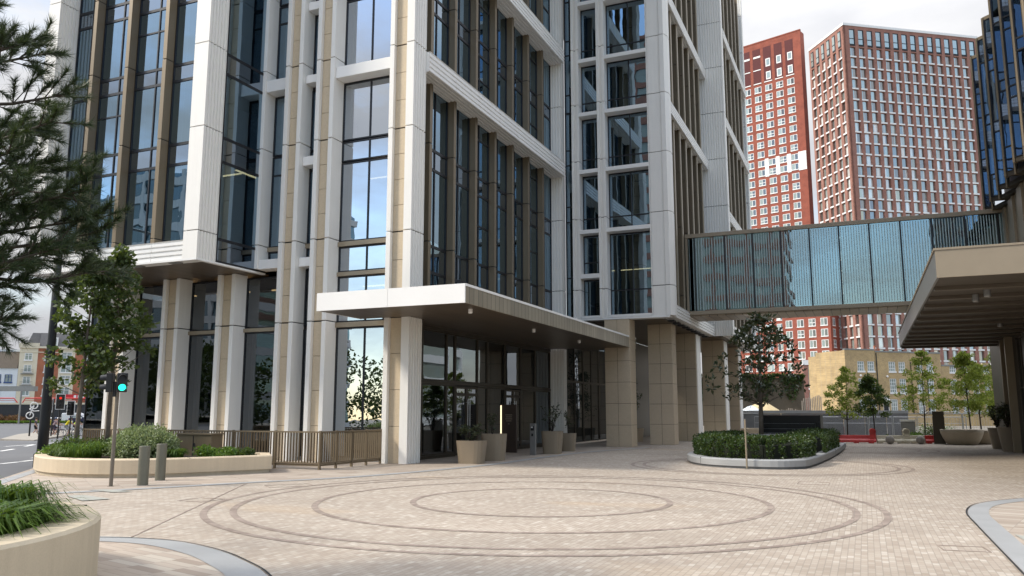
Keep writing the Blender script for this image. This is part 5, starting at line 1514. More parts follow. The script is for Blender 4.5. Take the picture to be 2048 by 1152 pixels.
# second illuminated bar handle beside the doors
# ================================================================== PLANTED ISLAND
isl = spline([(-5.55, 38), (-5.65, 33), (-5.70, 29.8), (-5.55, 27.8), (-5.0, 26.2), (-4.3, 25.35), (-3.3, 24.98), (-2.4, 25.0), (-1.85, 25.45), (-1.55, 26.4), (-1.22, 30.6), (-1.02, 35), (-.88, 40.2)], 4)
ist = tub_planter('island_planter', 'low grey granite kerbed island with a clipped hedge in the middle of the square', [tuple(p) for p in isl] + [(-5.3, 40.4)], .27, .34, .07, M_GRANITE, .18,
            [(-4.75, 25.8, .7, .7), (-3.75, 25.15, .1, 1), (-2.9, 24.98, 0, 1), (-1.65, 26.0, -1, .2), (-1.45, 28, -1, .1), (-1.3, 30, -1, .05), (-1.1, 33, -1, 0)])
def hedge(name, label, path, w, h, z0, n, mat, leaf=(.075, .05), seed=0):
    global RNG
    RNG = np.random.default_rng(seed); c = path[len(path) // 2]; t = thing(name, label, 'hedge', (c[0], c[1], z0))
    P = [Vector(p) for p in path]; L_ = [0]
    for a, b in zip(P, P[1:]): L_.append(L_[-1] + (b - a).length)
    s = RNG.random(n) * L_[-1]; idx = np.clip(np.searchsorted(L_, s) - 1, 0, len(P) - 2)
    A = np.array([tuple(p) for p in P]); seg = A[idx + 1] - A[idx]; ln = np.linalg.norm(seg, axis=1)
    f = (s - np.array(L_)[idx]) / ln; d = seg / ln[:, None]; nn = np.stack([d[:, 1], -d[:, 0]], 1)
    th = RNG.uniform(-.05, 1.05, n) * math.pi; pw = 5.0; low = RNG.random(n) < .45; th = np.where(low, np.where(RNG.random(n) < .5, 0.0, math.pi), th)
    cx_, sz = np.cos(th), np.maximum(np.sin(th), -.2); k = (np.abs(cx_) ** pw + np.abs(sz) ** pw) ** (-1 / pw)
    wob = 1 + .10 * np.sin(s * 3.1 + th * 2) + .08 * np.sin(s * 7.7 - th) + RNG.uniform(-.18, .05, n)
    o = cx_ * k * w / 2 * wob; z = np.clip(sz * k * h * .5 * wob + h * .5, .02, 9)
    z = np.where(low, RNG.random(n) * h * .85, z); o = np.where(low, np.sign(cx_) * w * .5 * RNG.uniform(.9, 1.08, n), o)
    pos = np.concatenate([A[idx] + seg * f[:, None] + nn * o[:, None], (z + z0)[:, None]], 1)
    outw = np.concatenate([nn * cx_[:, None], sz[:, None] + .4], 1)
    D = unit(unit(outw) * .8 + rnd_dirs(n) * .75)
    leaf_mesh('foliage', pos, D, rnd_dirs(n), leaf[0] * RNG.uniform(.6, 1.3, n), leaf[1] * RNG.uniform(.7, 1.2, n), mat, t, .1)
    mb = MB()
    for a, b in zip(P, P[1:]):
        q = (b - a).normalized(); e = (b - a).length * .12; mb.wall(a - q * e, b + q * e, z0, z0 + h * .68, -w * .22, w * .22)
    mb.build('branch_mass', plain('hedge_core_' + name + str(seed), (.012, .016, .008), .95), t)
    return t
hedge('box_hedge', 'dense dark clipped hedge wrapping the front and right side of the granite island', [tuple(p) for p in spline([(-4.75, 33), (-4.85, 29.8), (-4.7, 28.0), (-4.2, 26.8), (-3.4, 26.2), (-2.7, 26.15), (-2.35, 26.7), (-2.15, 28.5)], 3)], 1.15, .68, .18, 21000, L_HEDGE, seed=71)
hedge('box_hedge', 'farther clump of dark hedge on the right side of the island beyond the bend', [(-2.0, 29.8), (-1.95, 31.5), (-1.85, 33.5), (-1.7, 36)], 1.25, .72, .18, 9000, L_HEDGE, seed=72)

wf = thing('stone_water_feature', 'black polished stone terrace of steps behind the glossy evergreen tree', 'water feature', (-2.9, 36.5, 0))
mb = MB(); mb.box(-4.0, 36.2, 0, -1.72, 38.4, 1.5); mb.build('wall', M_BLACKSTONE, wf, bevel=.01)
for i, (z, x1) in enumerate(((1.16, -1.9), (.95, -2.15), (.80, -2.35))):
    mb = MB(); mb.box(-4.0, 36.15 - .35 * (i + 1), 0, x1, 36.19 - .35 * i, z); st = mb.build('step', M_BLACKSTONE, wf)
    mb = MB(); mb.box(-3.99, 36.142 - .35 * (i + 1), z - .004, x1 - .02, 36.16 - .35 * (i + 1), z + .004); mb.build('step_edge', M_GRANITE_D, st)
mb = MB(); mb.box(-5.25, 31.6, .1, -2.85, 35.0, .72); tp = mb.build('raised_bed', M_BLACKSTONE, wf, bevel=.01)
mb = MB(); mb.box(-5.28, 31.57, .722, -2.82, 35.03, .76); mb.build('slab_top', M_GRANITE_D, tp)
mt = local(thing('magnolia_tree', 'glossy dark evergreen tree with large leaves rising from the black stone bed', 'tree', (-3.85, 34.0, .76)))
tree(mt, 4.75, .10, 1.25, lambda t: (1.9 if t < .3 else 1.9 * (1 - (t - .3) / .78) ** .85) * (.6 + .4 * min(1, t * 8)) + .12, 98, 16, (.23, .10), L_MAG, M_BARK, (.12, .0), .22, .7, seed=45)
sp = thing('slim_post', 'slim pale metal post standing at the front of the granite island', 'post', (-3.24, 24.8, 0))
mb = MB(); mb.tube([(-3.24, 24.8, 0), (-3.24, 24.8, 1.42)], .026, 10); mb.build('post', M_BEIGE, sp)
mb = MB(); mb.lathe((-3.24, 24.8, 0), [(.06, 0), (.06, .01)], 12); mb.lathe((-3.24, 24.8, 1.42), [(.03, 0), (.03, .02)], 10); mb.build('cap', M_GREY, sp)

# ================================================================== FAR SIDE OF THE SQUARE
GB = 'stone balls at the edge of the square'
sb = local(thing('stone_ball', 'round stone ball between the red barrier end and the cream barrier', 'stone ball', (1.08, 46.6, 0), GB))
mb = MB(); mb.lathe((0, 0, 0), [(.02, 0), (.10, .012)] + [(.215 * math.sin(t), .215 - .215 * math.cos(t)) for t in [math.pi * k / 16 for k in range(3, 16)]] + [(.005, .43)], 24); mb.build('ball', M_CONC, sb, smooth=True)
dup(sb, (2.5, 46.9, 0), 1.0, 'second stone ball, right beside the dark bronze totem')
bw = local(thing('bowl_planter', 'wide pale stone bowl planter in front, beside the dark totem', 'planter', (4.42, 47.4, 0), 'stone bowl planters'))
mb = MB(); mb.lathe((0, 0, 0), [(.62, 0), (.70, .04), (.86, .30), (.96, .55), (1.0, .74), (.97, .755), (.90, .74), (.86, .6)], 36); mb.build('bowl', stone('bowl_stone', (.44, .375, .28)), bw, smooth=True)
mb = MB(); mb.lathe((0, 0, .55), [(.88, 0), (.88, .06)], 30); mb.build('soil', M_SOIL, bw)
dup(bw, (5.25, 48.55, 0), .5, 'smaller-looking stone bowl planter behind the front bowl', .92)
bn = thing('bronze_totem', 'dark bronze slab totem with a grooved top left of the stone bowls', 'totem', (3.42, 48.0, 0))
mb = MB(); mb.box(3.18, 47.9, 0, 3.72, 48.15, 1.40); mb.box(3.18, 47.9, 1.46, 3.72, 48.15, 1.66); mb.box(3.2, 47.92, 1.4, 3.7, 48.13, 1.46); mb.build('body', M_BRONZE_D, bn, bevel=.006)
GR = 'water-filled road barriers'
def barrier(label, a, b, mat, post=True, h=.42):
    a = Vector(a); b = Vector(b); d = (b - a).normalized(); n_ = Vector((d.y, -d.x)); t = thing('road_barrier', label, 'barrier', tuple((a + b) / 2) + (0,), GR)
    mb = MB(); prof = [(-.22, .05), (.22, .05), (.22, .16), (.12, .24), (.10, h), (-.10, h), (-.12, .24), (-.22, .16)]
    mb.extr([tuple(a + n_ * x) + (z,) for x, z in prof], tuple(b - a) + (0,)); mb.build('body', mat, t, bevel=.015)
    mb = MB(); L_ = (b - a).length
    for f in (.12, .5, .88): p = a + d * L_ * f; mb.wall(p - d * .12, p + d * .12, 0, .05, -.2, .2)
    mb.build('foot', mat, t)
    if post:
        mb = MB(); p = b; mb.wall(p - d * .28, p, .06, .70, -.13, .13); mb.tube([tuple(p - d * .14 - n_ * .13) + (.62,), tuple(p - d * .14 + n_ * .13) + (.62,)], .16, 12); mb.build('end_block', mat, t)
    return t
barrier('red plastic road barrier with a raised end block, right of the island hedge', (-1.5, 47.3), (.42, 47.5), M_RED)
barrier('cream plastic road barrier behind the first stone ball', (.46, 47.55), (1.75, 47.75), M_CREAMP, False)
barrier('cream plastic road barrier with a raised end between the two stone balls', (2.72, 48.0), (1.75, 47.8), M_CREAMP)
barrier('red plastic road barrier between the second ball and the dark totem', (2.76, 48.1), (4.2, 48.4), M_RED, False)
barrier('red plastic road barrier behind the stone bowls near the dark pots', (4.6, 49.0), (7.2, 49.4), M_RED, False)
barrier('faded red barrier behind the steel fence, left of the first young tree', (-1.6, 62.2), (-.3, 62.4), M_RED, False, .6)
barrier('cream barrier behind the steel fence beneath the first young tree', (-.25, 62.4), (1.2, 62.7), M_CREAMP, False, .6)
GS = 'dark taupe pots under the right canopy'
pot('plant_pot', 'tapered dark taupe pot nearest under the right-hand canopy', (5.42, 39.9, 0), .78, .7, 1.0, .62, GS, 0)
pot('plant_pot', 'tapered dark taupe pot just behind the nearest one under the canopy', (5.40, 42.8, 0), .72, .65, .92, .62, GS, 0)
pot_plant('pot_plant', 'dark leafy shrub in the nearest pot under the right canopy', (5.42, 39.9, .9), 1.15, .5, 36, (.1, .05), L_MAG, 81, group='plants in the canopy pots')
pot_plant('pot_plant', 'dark leafy shrub in the farther pot under the right canopy', (5.40, 42.8, .82), 1.1, .45, 32, (.1, .05), L_MAG, 82, group='plants in the canopy pots')

# steel fence and grey hoarding of the building site
fp = local(thing('fence_panel', 'galvanised steel mesh fence panel in front of the grey hoarding', 'fence', (-6.9, 57.6, 0), 'site fence panels'))
mb = MB(); F = .02
mb.tube([(0, 0, .05), (0, 0, 1.32)], F, 8); mb.tube([(1.35, 0, .05), (1.35, 0, 1.32)], F, 8); mb.tube([(0, 0, 1.30), (1.35, 0, 1.30)], F, 8); mb.tube([(0, 0, .9), (1.35, 0, .9)], F * .6, 6); mb.tube([(0, 0, .12), (1.35, 0, .12)], F, 8); mb.build('frame', M_STEEL, fp)
mb = MB()
for i in range(1, 27): mb.tube([(i * .05, 0, .12), (i * .05, 0, 1.3)], .0025, 4, caps=False)
mb.build('mesh_wire', M_STEEL, fp)
mb = MB(); mb.box(-.12, -.3, 0, .12, .3, .06); mb.build('foot', M_BLACK, fp)
for i in range(1, 9): dup(fp, (-6.9 + 1.42 * i, 57.6 + .16 * i, 0), .11)
hg = thing('site_hoarding', 'long low grey hoarding with a pale cap across the building site', 'wall', (-3, 61, 0))
mb = MB()
for i in range(9): mb.wall((-9.5 + i * 1.35, 60.4 + i * .12), (-9.5 + i * 1.35 + 1.33, 60.4 + (i + 1) * .12), 0, 1.52, -.05, 0, i % 2)
mb.build('panel', [M_HOARD, M_GRANITE_D], hg)
mb = MB(); mb.wall((-9.5, 60.4), (2.65, 61.5), 1.525, 1.72, -.12, .06); mb.build('cap', M_GRANITE, hg)
sn = local(thing('sand_heap', 'heap of yellow sand half under a white sheet behind the grey hoarding', 'sand heap', (-9.3, 84, 0)))
def mound(r, h, seed, sx=1.0):
    mb = MB(); rr = random.Random(seed); N, K = 28, 7; rows = []
    for k in range(K + 1):
        f = k / K; rows.append([((r * (1 - f) * sx * (1 + .12 * math.sin(3 * a + seed) + .07 * math.sin(7 * a))) * math.cos(a), r * (1 - f) * math.sin(a), h * (1 - (1 - f) ** 1.6) * (1 + .06 * math.sin(5 * a + k))) for a in [2 * math.pi * i / N for i in range(N)]])
    for A, B in zip(rows, rows[1:]):
        for i in range(N): mb.poly([A[i], A[(i + 1) % N], B[(i + 1) % N], B[i]])
    return mb
mound(2.6, 2.5, 2, 1.3).build('heap', plain('yellow_sand', (.52, .42, .25), .95, var=.15, bump=.4), sn, smooth=True)
m_ = mound(1.9, 2.1, 5, 1.2); m_.v = [(x - .8, y - 1.6, z) for x, y, z in m_.v]; m_.build('sheet', M_WHITER, sn, smooth=True)
dw = thing('site_wall', 'stained dark brown retaining wall with ivy behind the sand heap', 'wall', (-10, 100, 0))
mb = MB(); mb.wall((-18, 97), (-6.4, 102), 0, 5.6, -.5, 0); mb.build('wall', plain('stained_brown_wall', (.12, .095, .065), .9, var=.4, scale=.6), dw)
RNG = np.random.default_rng(5); n = 2600; q = RNG.random((n, 3)); pos = np.stack([-18 + 11.6 * q[:, 0], 96.9 + 5 * q[:, 0] - .25 * q[:, 1], 5.9 - 1.6 * q[:, 2] ** 2 * (1 + np.sin(q[:, 0] * 23))], 1)
leaf_mesh('ivy', pos, unit(rnd_dirs(n) + np.array([[0, -.5, -.3]])), rnd_dirs(n), .3, .24, L_HEDGE, dw, .1)
sk = thing('stake_fence', 'uneven row of grey timber stakes rising beside the yellow house', 'fence', (-6.5, 96, 0))
mb = MB(); rr_ = random.Random(4)
for i in range(26):
    f = i / 25; x = -8.9 + 4.4 * f; h = 1.9 + (1.0 if f > .55 else 0) + 1.1 * max(0, f - .55) + rr_.uniform(-.15, .15)
    mb.box(x, 95.4 + f * 1.8, 0, x + .11, 95.5 + f * 1.8, h)
for z in (1.0, 1.7): mb.tube([(-8.9, 95.45, z), (-4.5, 97.3, z)], .03, 5)
mb.build('stake', plain('grey_timber', (.26, .22, .18), .9, var=.3), sk)

# planting and young trees behind the barriers
G3 = 'young trees in front of the terrace'
yt = [((-1.05, 53, .0), 4.2, .045, 1.25, 1.15, L_YOUNG, 'pale green young tree nearest the hedge, before the bare side wall', 46, 26),
      ((.45, 52, .0), 3.75, .04, 1.4, .72, L_MID, 'darker compact young tree left of the arched doorway', 40, 34),
      ((3.15, 54.5, .0), 5.2, .045, 1.5, 1.15, L_YOUNG, 'tall feathery pale green tree just left of the dark totem', 50, 26),
      ((5.35, 52.5, .0), 4.9, .045, 1.7, 1.15, L_YOUNG, 'dark stemmed feathery tree rising behind the stone bowls', 54, 30),
      ((6.1, 54.5, .0), 4.3, .045, 1.4, .9, L_YOUNG, 'second tree behind the bowls with a dark slender trunk', 44, 28),
      ((7.4, 56, .0), 5.3, .05, 1.2, 1.3, L_YOUNG, 'many-stemmed pale tree at the dark canopy edge', 60, 26)]
for i, (lc, h, tr, zc, rad, m_, lb, nc, per) in enumerate(yt):
    t = local(thing('young_tree', lb, 'tree', lc, G3))
    tree(t, h, tr, zc, (lambda R_: lambda t: 1.3 * R_ * (1 - t) ** .7 * (.6 + .6 * min(1, t * 4)) + .08)(rad), int(nc * 1.7), int(per * 1.6), (.15, .075), m_, M_BARK_D, (random.Random(i).uniform(-.15, .15), 0), .30, .5, seed=200 + i)
G4 = 'shrubs behind the barriers'
for i, (x, y, r_, h_, m_, lb) in enumerate([(-.6, 50.2, .8, .35, L_MID, 'low green mat behind the red barrier end'), (.9, 51, .7, .35, L_MID, 'low green plants behind the cream barrier'), (2.5, 50.6, .55, .6, L_FERN, 'ragged bright weeds behind the second stone ball'),
        (3.3, 51.2, .9, 1.0, L_HEDGE, 'dark rounded shrub left of the bronze totem'), (4.6, 51.6, .8, .7, L_HEDGE, 'dark green shrub behind the stone bowls'), (6.2, 52.2, .9, .75, L_HEDGE, 'dark green shrub right of the bowls by the pots'), (4.2, 62, 1.6, 1.0, L_FERN, 'clipped green hedge before the doorway house')]):
    shrub('low_shrub', lb, (x, y, 0), r_, h_, 900, (.09, .055), m_, G4, 300 + i)
bx_ = thing('grey_cabinet', 'grey street cabinet with a white top beyond the second stone ball', 'cabinet', (2.3, 56, 0))
mb = MB(); mb.box(1.95, 55.8, 0, 2.75, 56.2, 1.05); mb.build('body', M_GREY, bx_, bevel=.02); mb = MB(); mb.box(1.92, 55.77, 1.05, 2.78, 56.23, 1.16); mb.build('lid', M_WHITE2, bx_)
cf = local(thing('crowd_barrier', 'steel hoop barrier behind the stone bowls', 'barrier', (3.4, 57.4, 0), 'hoop barriers'))
mb = MB(); mb.tube([(0, 0, .05), (0, 0, 1.5), (.12, 0, 1.62), (1.9, 0, 1.62), (2.02, 0, 1.5), (2.02, 0, .05)], .025, 8); mb.tube([(0, 0, .3), (2.02, 0, .3)], .02, 6); mb.build('frame', M_STEEL, cf)
mb = MB()
for i in range(1, 14): mb.tube([(i * .144, 0, .3), (i * .144, 0, 1.6)], .007, 5, caps=False)
mb.build('bar', M_STEEL, cf)
dup(cf, (5.5, 57.7, 0), .1); dup(cf, (7.6, 58.0, 0), .1)
sl_ = thing('street_lamp', 'thin black street lamp standing before the brownish house', 'street lamp', (7.2, 112, 0))
mb = MB(); mb.tube([(7.2, 112, 0), (7.2, 112, 5.4)], [.09, .05], 8); mb.build('post', M_BLACK, sl_); mb = MB(); mb.lathe((7.2, 112, 5.4), [(.05, 0), (.18, .12), (.26, .5), (.05, .6)], 10); mb.build('lamp_head', M_BLACK, sl_)
gw = thing('garden_wall', 'low yellow brick garden wall before the terrace', 'wall', (5, 104, 0))
mb = MB(); mb.wall((-1.5, 100), (24, 116), 0, 1.35, -.3, 0); mb.build('wall', M_BRICK_YEL, gw); mb = MB(); mb.wall((-1.5, 100), (24, 116), 1.352, 1.44, -.35, .05); mb.build('coping', M_GREY, gw)
# plants standing in the open passage
pp = pot('passage_planter', 'long taupe trough planter in the dark passage between the stone columns', (-12.2, 44.6, 0), 1.6, 2.6, .72, .92, None, 0)
tr_ = local(thing('passage_tree', 'dark slender tree in the trough planter between the columns', 'tree', (-12.2, 44.6, .6)))
tree(tr_, 4.4, .04, .7, lambda t: .75 * (1 - t) ** .5 + .1, 34, 20, (.16, .07), L_MAG, M_BARK_D, (0, 0), .3, seed=91)
tr_ = local(thing('passage_tree', 'second dark slender tree standing beyond the columns', 'tree', (-10.9, 49.6, 0)))
tree(tr_, 4.0, .04, 1.3, lambda t: .6 * (1 - t) ** .5 + .1, 28, 20, (.16, .07), L_MAG, M_BARK_D, (0, 0), .3, seed=92)
tub_planter('cream_planter', 'low cream stone planter wall beside the last stone columns', [(-7.6, 56), (-5.0, 55.2), (-4.6, 57.5), (-7.6, 58)], .55, .3, 0, M_CREAM, .45)

# ================================================================== ROAD USERS, FAR LEFT
def pz(x, y, lift=-.11): return (x, y, zg(x, y) + lift)
M_SKIN = plain('skin', (.42, .25, .175), .6, var=.05)
def skinmesh(name, joints, edges, mat, parent, root=0, sub=1):
    me = bpy.data.meshes.new(name); me.from_pydata([j[0] for j in joints], edges, []); me.update(); me.materials.append(mat)
    o = bpy.data.objects.new(name, me); COL.objects.link(o); adopt(o, parent)
    o.modifiers.new('skin', 'SKIN').use_smooth_shade = True
    if not me.skin_vertices: me.skin_vertices_add() if hasattr(me, 'skin_vertices_add') else None
    if not me.skin_vertices:
        bpy.context.view_layer.objects.active = o
        bpy.ops.mesh.customdata_skin_add()
    for v, j in zip(me.skin_vertices[0].data, joints): v.radius = (j[1], j[1]); v.use_root = False
    me.skin_vertices[0].data[root].use_root = True
    s = o.modifiers.new('sub', 'SUBSURF'); s.levels = sub; s.render_levels = sub
    return o
def person(label, loc, heading, J, top, bottom, hair, helmet=None, bag=None, group=None, shoe=(.03, .03, .03)):
    """J: joint positions in local metres, x forward, y left"""
    t = local(thing('person', label, 'person', loc, group, heading))
    V = []; E_ = []; idx = {}
    def j(k, r): idx[k] = len(V); V.append((J[k], r))
    for k, r in (('pelvis', .115), ('waist', .105), ('chest', .13), ('neck', .052), ('head', .085), ('crown', .07)): j(k, r)
    for a, b in (('pelvis', 'waist'), ('waist', 'chest'), ('chest', 'neck'), ('neck', 'head'), ('head', 'crown')): E_.append((idx[a], idx[b]))
    V.append(((J['head'][0] + .095, J['head'][1], J['head'][2] - .01), .018)); E_.append((idx['head'], len(V) - 1))       # nose
    for s in ('l', 'r'):
        for k, r in ((s + 'sho', .062), (s + 'elb', .045), (s + 'wri', .03), (s + 'hand', .034)): j(k, r)
        for a, b in (('chest', s + 'sho'), (s + 'sho', s + 'elb'), (s + 'elb', s + 'wri'), (s + 'wri', s + 'hand')): E_.append((idx[a], idx[b]))
        h = Vector(J[s + 'hand']); d = (h - Vector(J[s + 'wri'])).normalized()
        for k, (dy, ln) in enumerate(((-.03, .07), (-.01, .085), (.01, .08), (.03, .065))):
            V.append((tuple(h + d * ln + Vector((.0, dy, -.01))), .009)); E_.append((idx[s + 'hand'], len(V) - 1))
        V.append((tuple(h + Vector((.05, 0, .02))), .011)); E_.append((idx[s + 'wri'], len(V) - 1))
        for k, r in ((s + 'hip', .085), (s + 'kne', .058), (s + 'ank', .04), (s + 'toe', .032)): j(k, r)
        for a, b in (('pelvis', s + 'hip'), (s + 'hip', s + 'kne'), (s + 'kne', s + 'ank'), (s + 'ank', s + 'toe')): E_.append((idx[a], idx[b]))
    skinmesh('body', V, E_, M_SKIN, t)
    def cloth(name, keys, edges, col, grow):
        jj = [(J[k] if isinstance(k, str) else k, r + grow) for k, r in keys]; skinmesh(name, jj, edges, plain('cloth_%02d_%s' % (len(MATS), name), col, .85), t)
    def lerp(a, b, f): return tuple(Vector(J[a]).lerp(Vector(J[b]), f))
    cloth('shirt', [('pelvis', .118), ('waist', .112), ('chest', .138), ('lsho', .072), (lerp('lsho', 'lelb', .75), .058), ('rsho', .072), (lerp('rsho', 'relb', .75), .058)], [(0, 1), (1, 2), (2, 3), (3, 4), (2, 5), (5, 6)], top, .012)
    cloth('shorts', [('pelvis', .12), ('lhip', .094), (lerp('lhip', 'lkne', .8), .075), ('rhip', .094), (lerp('rhip', 'rkne', .8), .075)], [(0, 1), (1, 2), (0, 3), (3, 4)], bottom, .012)
    for s in 'lr': cloth('shoe', [(s + 'ank', .04), (s + 'toe', .036)], [(0, 1)], shoe, .012)
    h = Vector(J['head']); c = Vector(J['crown'])
    mb = MB(); mb.lathe((h.x - .015, h.y, h.z + .0), [(.105, -.02), (.112, .03), (.10, .09), (.06, .125), (.01, .14)] if not helmet else [(.125, .02), (.128, .06), (.11, .12), (.07, .155), (.01, .17)], 14, sx=1.12)
    mb.build('helmet' if helmet else 'hair', plain('head_%02d' % len(MATS), helmet or hair, .5 if helmet else .8), t, smooth=True)
    if bag:
        mb = MB(); ch = Vector(J['chest']); w_ = Vector(J['waist']); m = ch.lerp(w_, .45); mb.box(m.x - .34, m.y - .16, m.z - .24, m.x - .12, m.y + .16, m.z + .22); mb.build('backpack', plain('bag_%02d' % len(MATS), bag, .8), t, bevel=.04)
    return t
STAND = dict(pelvis=(0, 0, .95), waist=(0, 0, 1.12), chest=(.0, 0, 1.36), neck=(.01, 0, 1.52), head=(.03, 0, 1.63), crown=(.02, 0, 1.71),
             lsho=(0, .19, 1.42), lelb=(-.06, .24, 1.14), lwri=(.04, .25, .90), lhand=(.07, .25, .83), rsho=(0, -.19, 1.42), relb=(.0, -.24, 1.13), rwri=(.12, -.23, .92), rhand=(.16, -.23, .86),
             lhip=(0, .09, .90), lkne=(.14, .1, .50), lank=(.10, .1, .09), ltoe=(.26, .1, .04), rhip=(0, -.09, .90), rkne=(.02, -.1, .49), rank=(-.22, -.1, .13), rtoe=(-.09, -.1, .04))
RIDE = dict(pelvis=(-.28, 0, .98), waist=(-.20, 0, 1.13), chest=(-.02, 0, 1.36), neck=(.10, 0, 1.49), head=(.16, 0, 1.60), crown=(.17, 0, 1.68),
            lsho=(.0, .18, 1.40), lelb=(.18, .24, 1.20), lwri=(.40, .24, 1.08), lhand=(.47, .24, 1.05), rsho=(.0, -.18, 1.40), relb=(.18, -.24, 1.20), rwri=(.40, -.24, 1.08), rhand=(.47, -.24, 1.05),
            lhip=(-.24, .09, .94), lkne=(.14, .1, .78), lank=(.0, .1, .38), ltoe=(.14, .1, .34), rhip=(-.24, -.09, .94), rkne=(.06, -.1, .52), rank=(-.10, -.12, .10), rtoe=(.04, -.14, .04))
H0 = R(35)
def bike(label, loc, heading, col, group='bicycles waiting at the crossing'):
    t = local(thing('bicycle', label, 'bicycle', loc, group, heading)); fm = plain('bike_frame_%02d' % len(MATS), col, .35)
    for x in (-.52, .54):
        mb = MB(); N = 28
        mb.tube([(x + .33 * math.cos(a), 0, .35 + .33 * math.sin(a)) for a in [2 * math.pi * k / N for k in range(N + 1)]], .022, 6, caps=False); wl = mb.build('wheel', M_BLACK, t)
        mb = MB(); mb.tube([(x + .30 * math.cos(a), 0, .35 + .30 * math.sin(a)) for a in [2 * math.pi * k / N for k in range(N + 1)]], .012, 5, caps=False)
        for k in range(12): a = 2 * math.pi * k / 12; mb.tube([(x, 0, .35), (x + .3 * math.cos(a), 0, .35 + .3 * math.sin(a))], .003, 3, caps=False)
        mb.build('rim', M_STEEL, wl)
    mb = MB(); bbk, st, hdp, rear, frt = (-.08, 0, .32), (-.24, 0, .80), (.34, 0, .86), (-.52, 0, .35), (.54, 0, .35)
    for a, b in ((bbk, st), (bbk, hdp), ((-.23, 0, .76), hdp), (bbk, rear), ((-.23, 0, .76), rear), (hdp, frt)): mb.tube([a, b], .019, 7)
    mb.build('frame', fm, t)
    mb = MB(); mb.tube([hdp, (.34, 0, 1.0)], .016, 6); mb.tube([(.46, -.27, 1.02), (.38, -.15, 1.02), (.35, 0, 1.0), (.38, .15, 1.02), (.46, .27, 1.02)], .014, 6); mb.build('handlebar', M_BLACK, t)
    mb = MB(); mb.tube([st, (-.27, 0, .90)], .014, 6); mb.box(-.40, -.07, .89, -.14, .07, .93); mb.build('saddle', M_BLACK, t)
    mb = MB(); mb.tube([(-.08, -.09, .32), (-.08, .09, .32)], .02, 6); mb.tube([(-.08, .09, .32), (.06, .09, .38)], .01, 5); mb.tube([(-.08, -.09, .32), (-.2, -.09, .22)], .01, 5); mb.build('pedal', M_STEEL, t)
    return t
person('pedestrian in a dark grey T-shirt and black shorts walking left of the cyclists', pz(-75, 56.2, -.08), R(38), STAND, (.07, .07, .085), (.012, .012, .014), (.03, .02, .015), group='people at the crossing')
riders = [((-70.2, 53.9), 8, (.16, .03, .06), (.03, .03, .04), (.78, .78, .78), None, (.75, .75, .75), 'cyclist in a dark red top and white helmet behind the lamp post', 'white bicycle half hidden by the dark lamp post'),
          ((-68.2, 52.9), 4, (.03, .04, .09), (.02, .02, .025), (.04, .06, .13), (.45, .38, .03), (.10, .10, .11), 'cyclist in a navy top and navy helmet with a yellow-striped backpack', 'dark grey bicycle under the cyclist with the yellow-striped pack'),
          ((-66.7, 52.0), -4, (.30, .22, .24), (.05, .04, .06), (.75, .72, .72), None, (.12, .02, .04), 'cyclist in a pale patterned top and pinkish white helmet', 'dark red bicycle under the cyclist in the patterned top'),
          ((-66.6, 53.2), 2, (.72, .62, .02), (.30, .31, .32), (.05, .05, .05), None, (.6, .6, .6), 'cyclist in a plain bright yellow T-shirt and grey shorts', 'silver bicycle under the cyclist in the yellow T-shirt'),
          ((-68.0, 55.2), -6, (.55, .75, .05), (.01, .01, .012), (.78, .78, .76), None, (.05, .05, .06), 'cyclist in a lime high-visibility jacket and white helmet', 'black bicycle under the cyclist in the lime jacket'),
          ((-69.5, 57.5), 5, (.70, .70, .70), (.05, .05, .06), (.10, .10, .10), None, (.10, .22, .12), 'cyclist in a white top beside the street tree trunk', 'green bicycle by the street tree trunk')]
for (x, y), a, top, bot, hel, bag, bc, lb, lbb in riders:
    person(lb, pz(x, y, -.1), H0 + R(a), RIDE, top, bot, (.03, .02, .015), hel, bag, 'people at the crossing')
    bike(lbb, pz(x, y, -.105), H0 + R(a), bc)

# signals, bicycle sign and cars beyond
def far_signal(label, x, y, h, ang, lit):
    t = thing('traffic_signal', label, 'traffic light', pz(x, y, -.1), 'traffic signals')
    z = zg(x, y) - .1
    mb = MB(); mb.tube([(x, y, z), (x, y, z + h)], .06, 8); mb.build('pole', M_BLACK, t)
    f = Vector((math.cos(ang), math.sin(ang))); u = Vector((-f.y, f.x))
    p = Vector((x, y)) + f * .08
    mb = MB(); mb.wall(p - u * .34, p + u * .34, z + h - 1.15, z + h + .1, -.02, .0); o = mb.build('backing_board', M_BLACK, t)
    mb = MB()
    for a, b, z0, z1 in ((-.34, -.30, -1.15, .1), (.30, .34, -1.15, .1), (-.3, .3, -1.15, -1.11), (-.3, .3, .06, .1)): mb.wall(p + u * a, p + u * b, z + h + z0, z + h + z1, -.03, .012)
    mb.build('white_border', M_WFRAME, o)
    signal_head(t, (p.x, p.y, z + h - .95), ang, lit, 3, 1.1)
far_signal('tall far signal with a red light just right of the lamp post', -60.2, 47.1, 3.5, -.66, 'red')
far_signal('dark far signal right of the red one, before the black hoarding', -61.5, 49.2, 3.0, -1.2, None)
far_signal('far signal seen side-on left of the lamp post near the bicycle sign', -64.2, 49.6, 3.3, -2.2, None)
bs = thing('bicycle_sign', 'white bicycle emblem on a dark post standing on the refuge island', 'sign', pz(-66.1, 49.0, -.1), None)
x, y = -66.1, 49.0; z = zg(x, y) - .1
mb = MB(); mb.tube([(x, y, z), (x, y, z + 2.0)], .07, 8); mb.build('post', M_BLACK, bs)
u = Vector((.64, .77)); mb = MB()
def em(a, b): return (x + u.x * a + .08, y + u.y * a - .09, z + 2.35 + b)
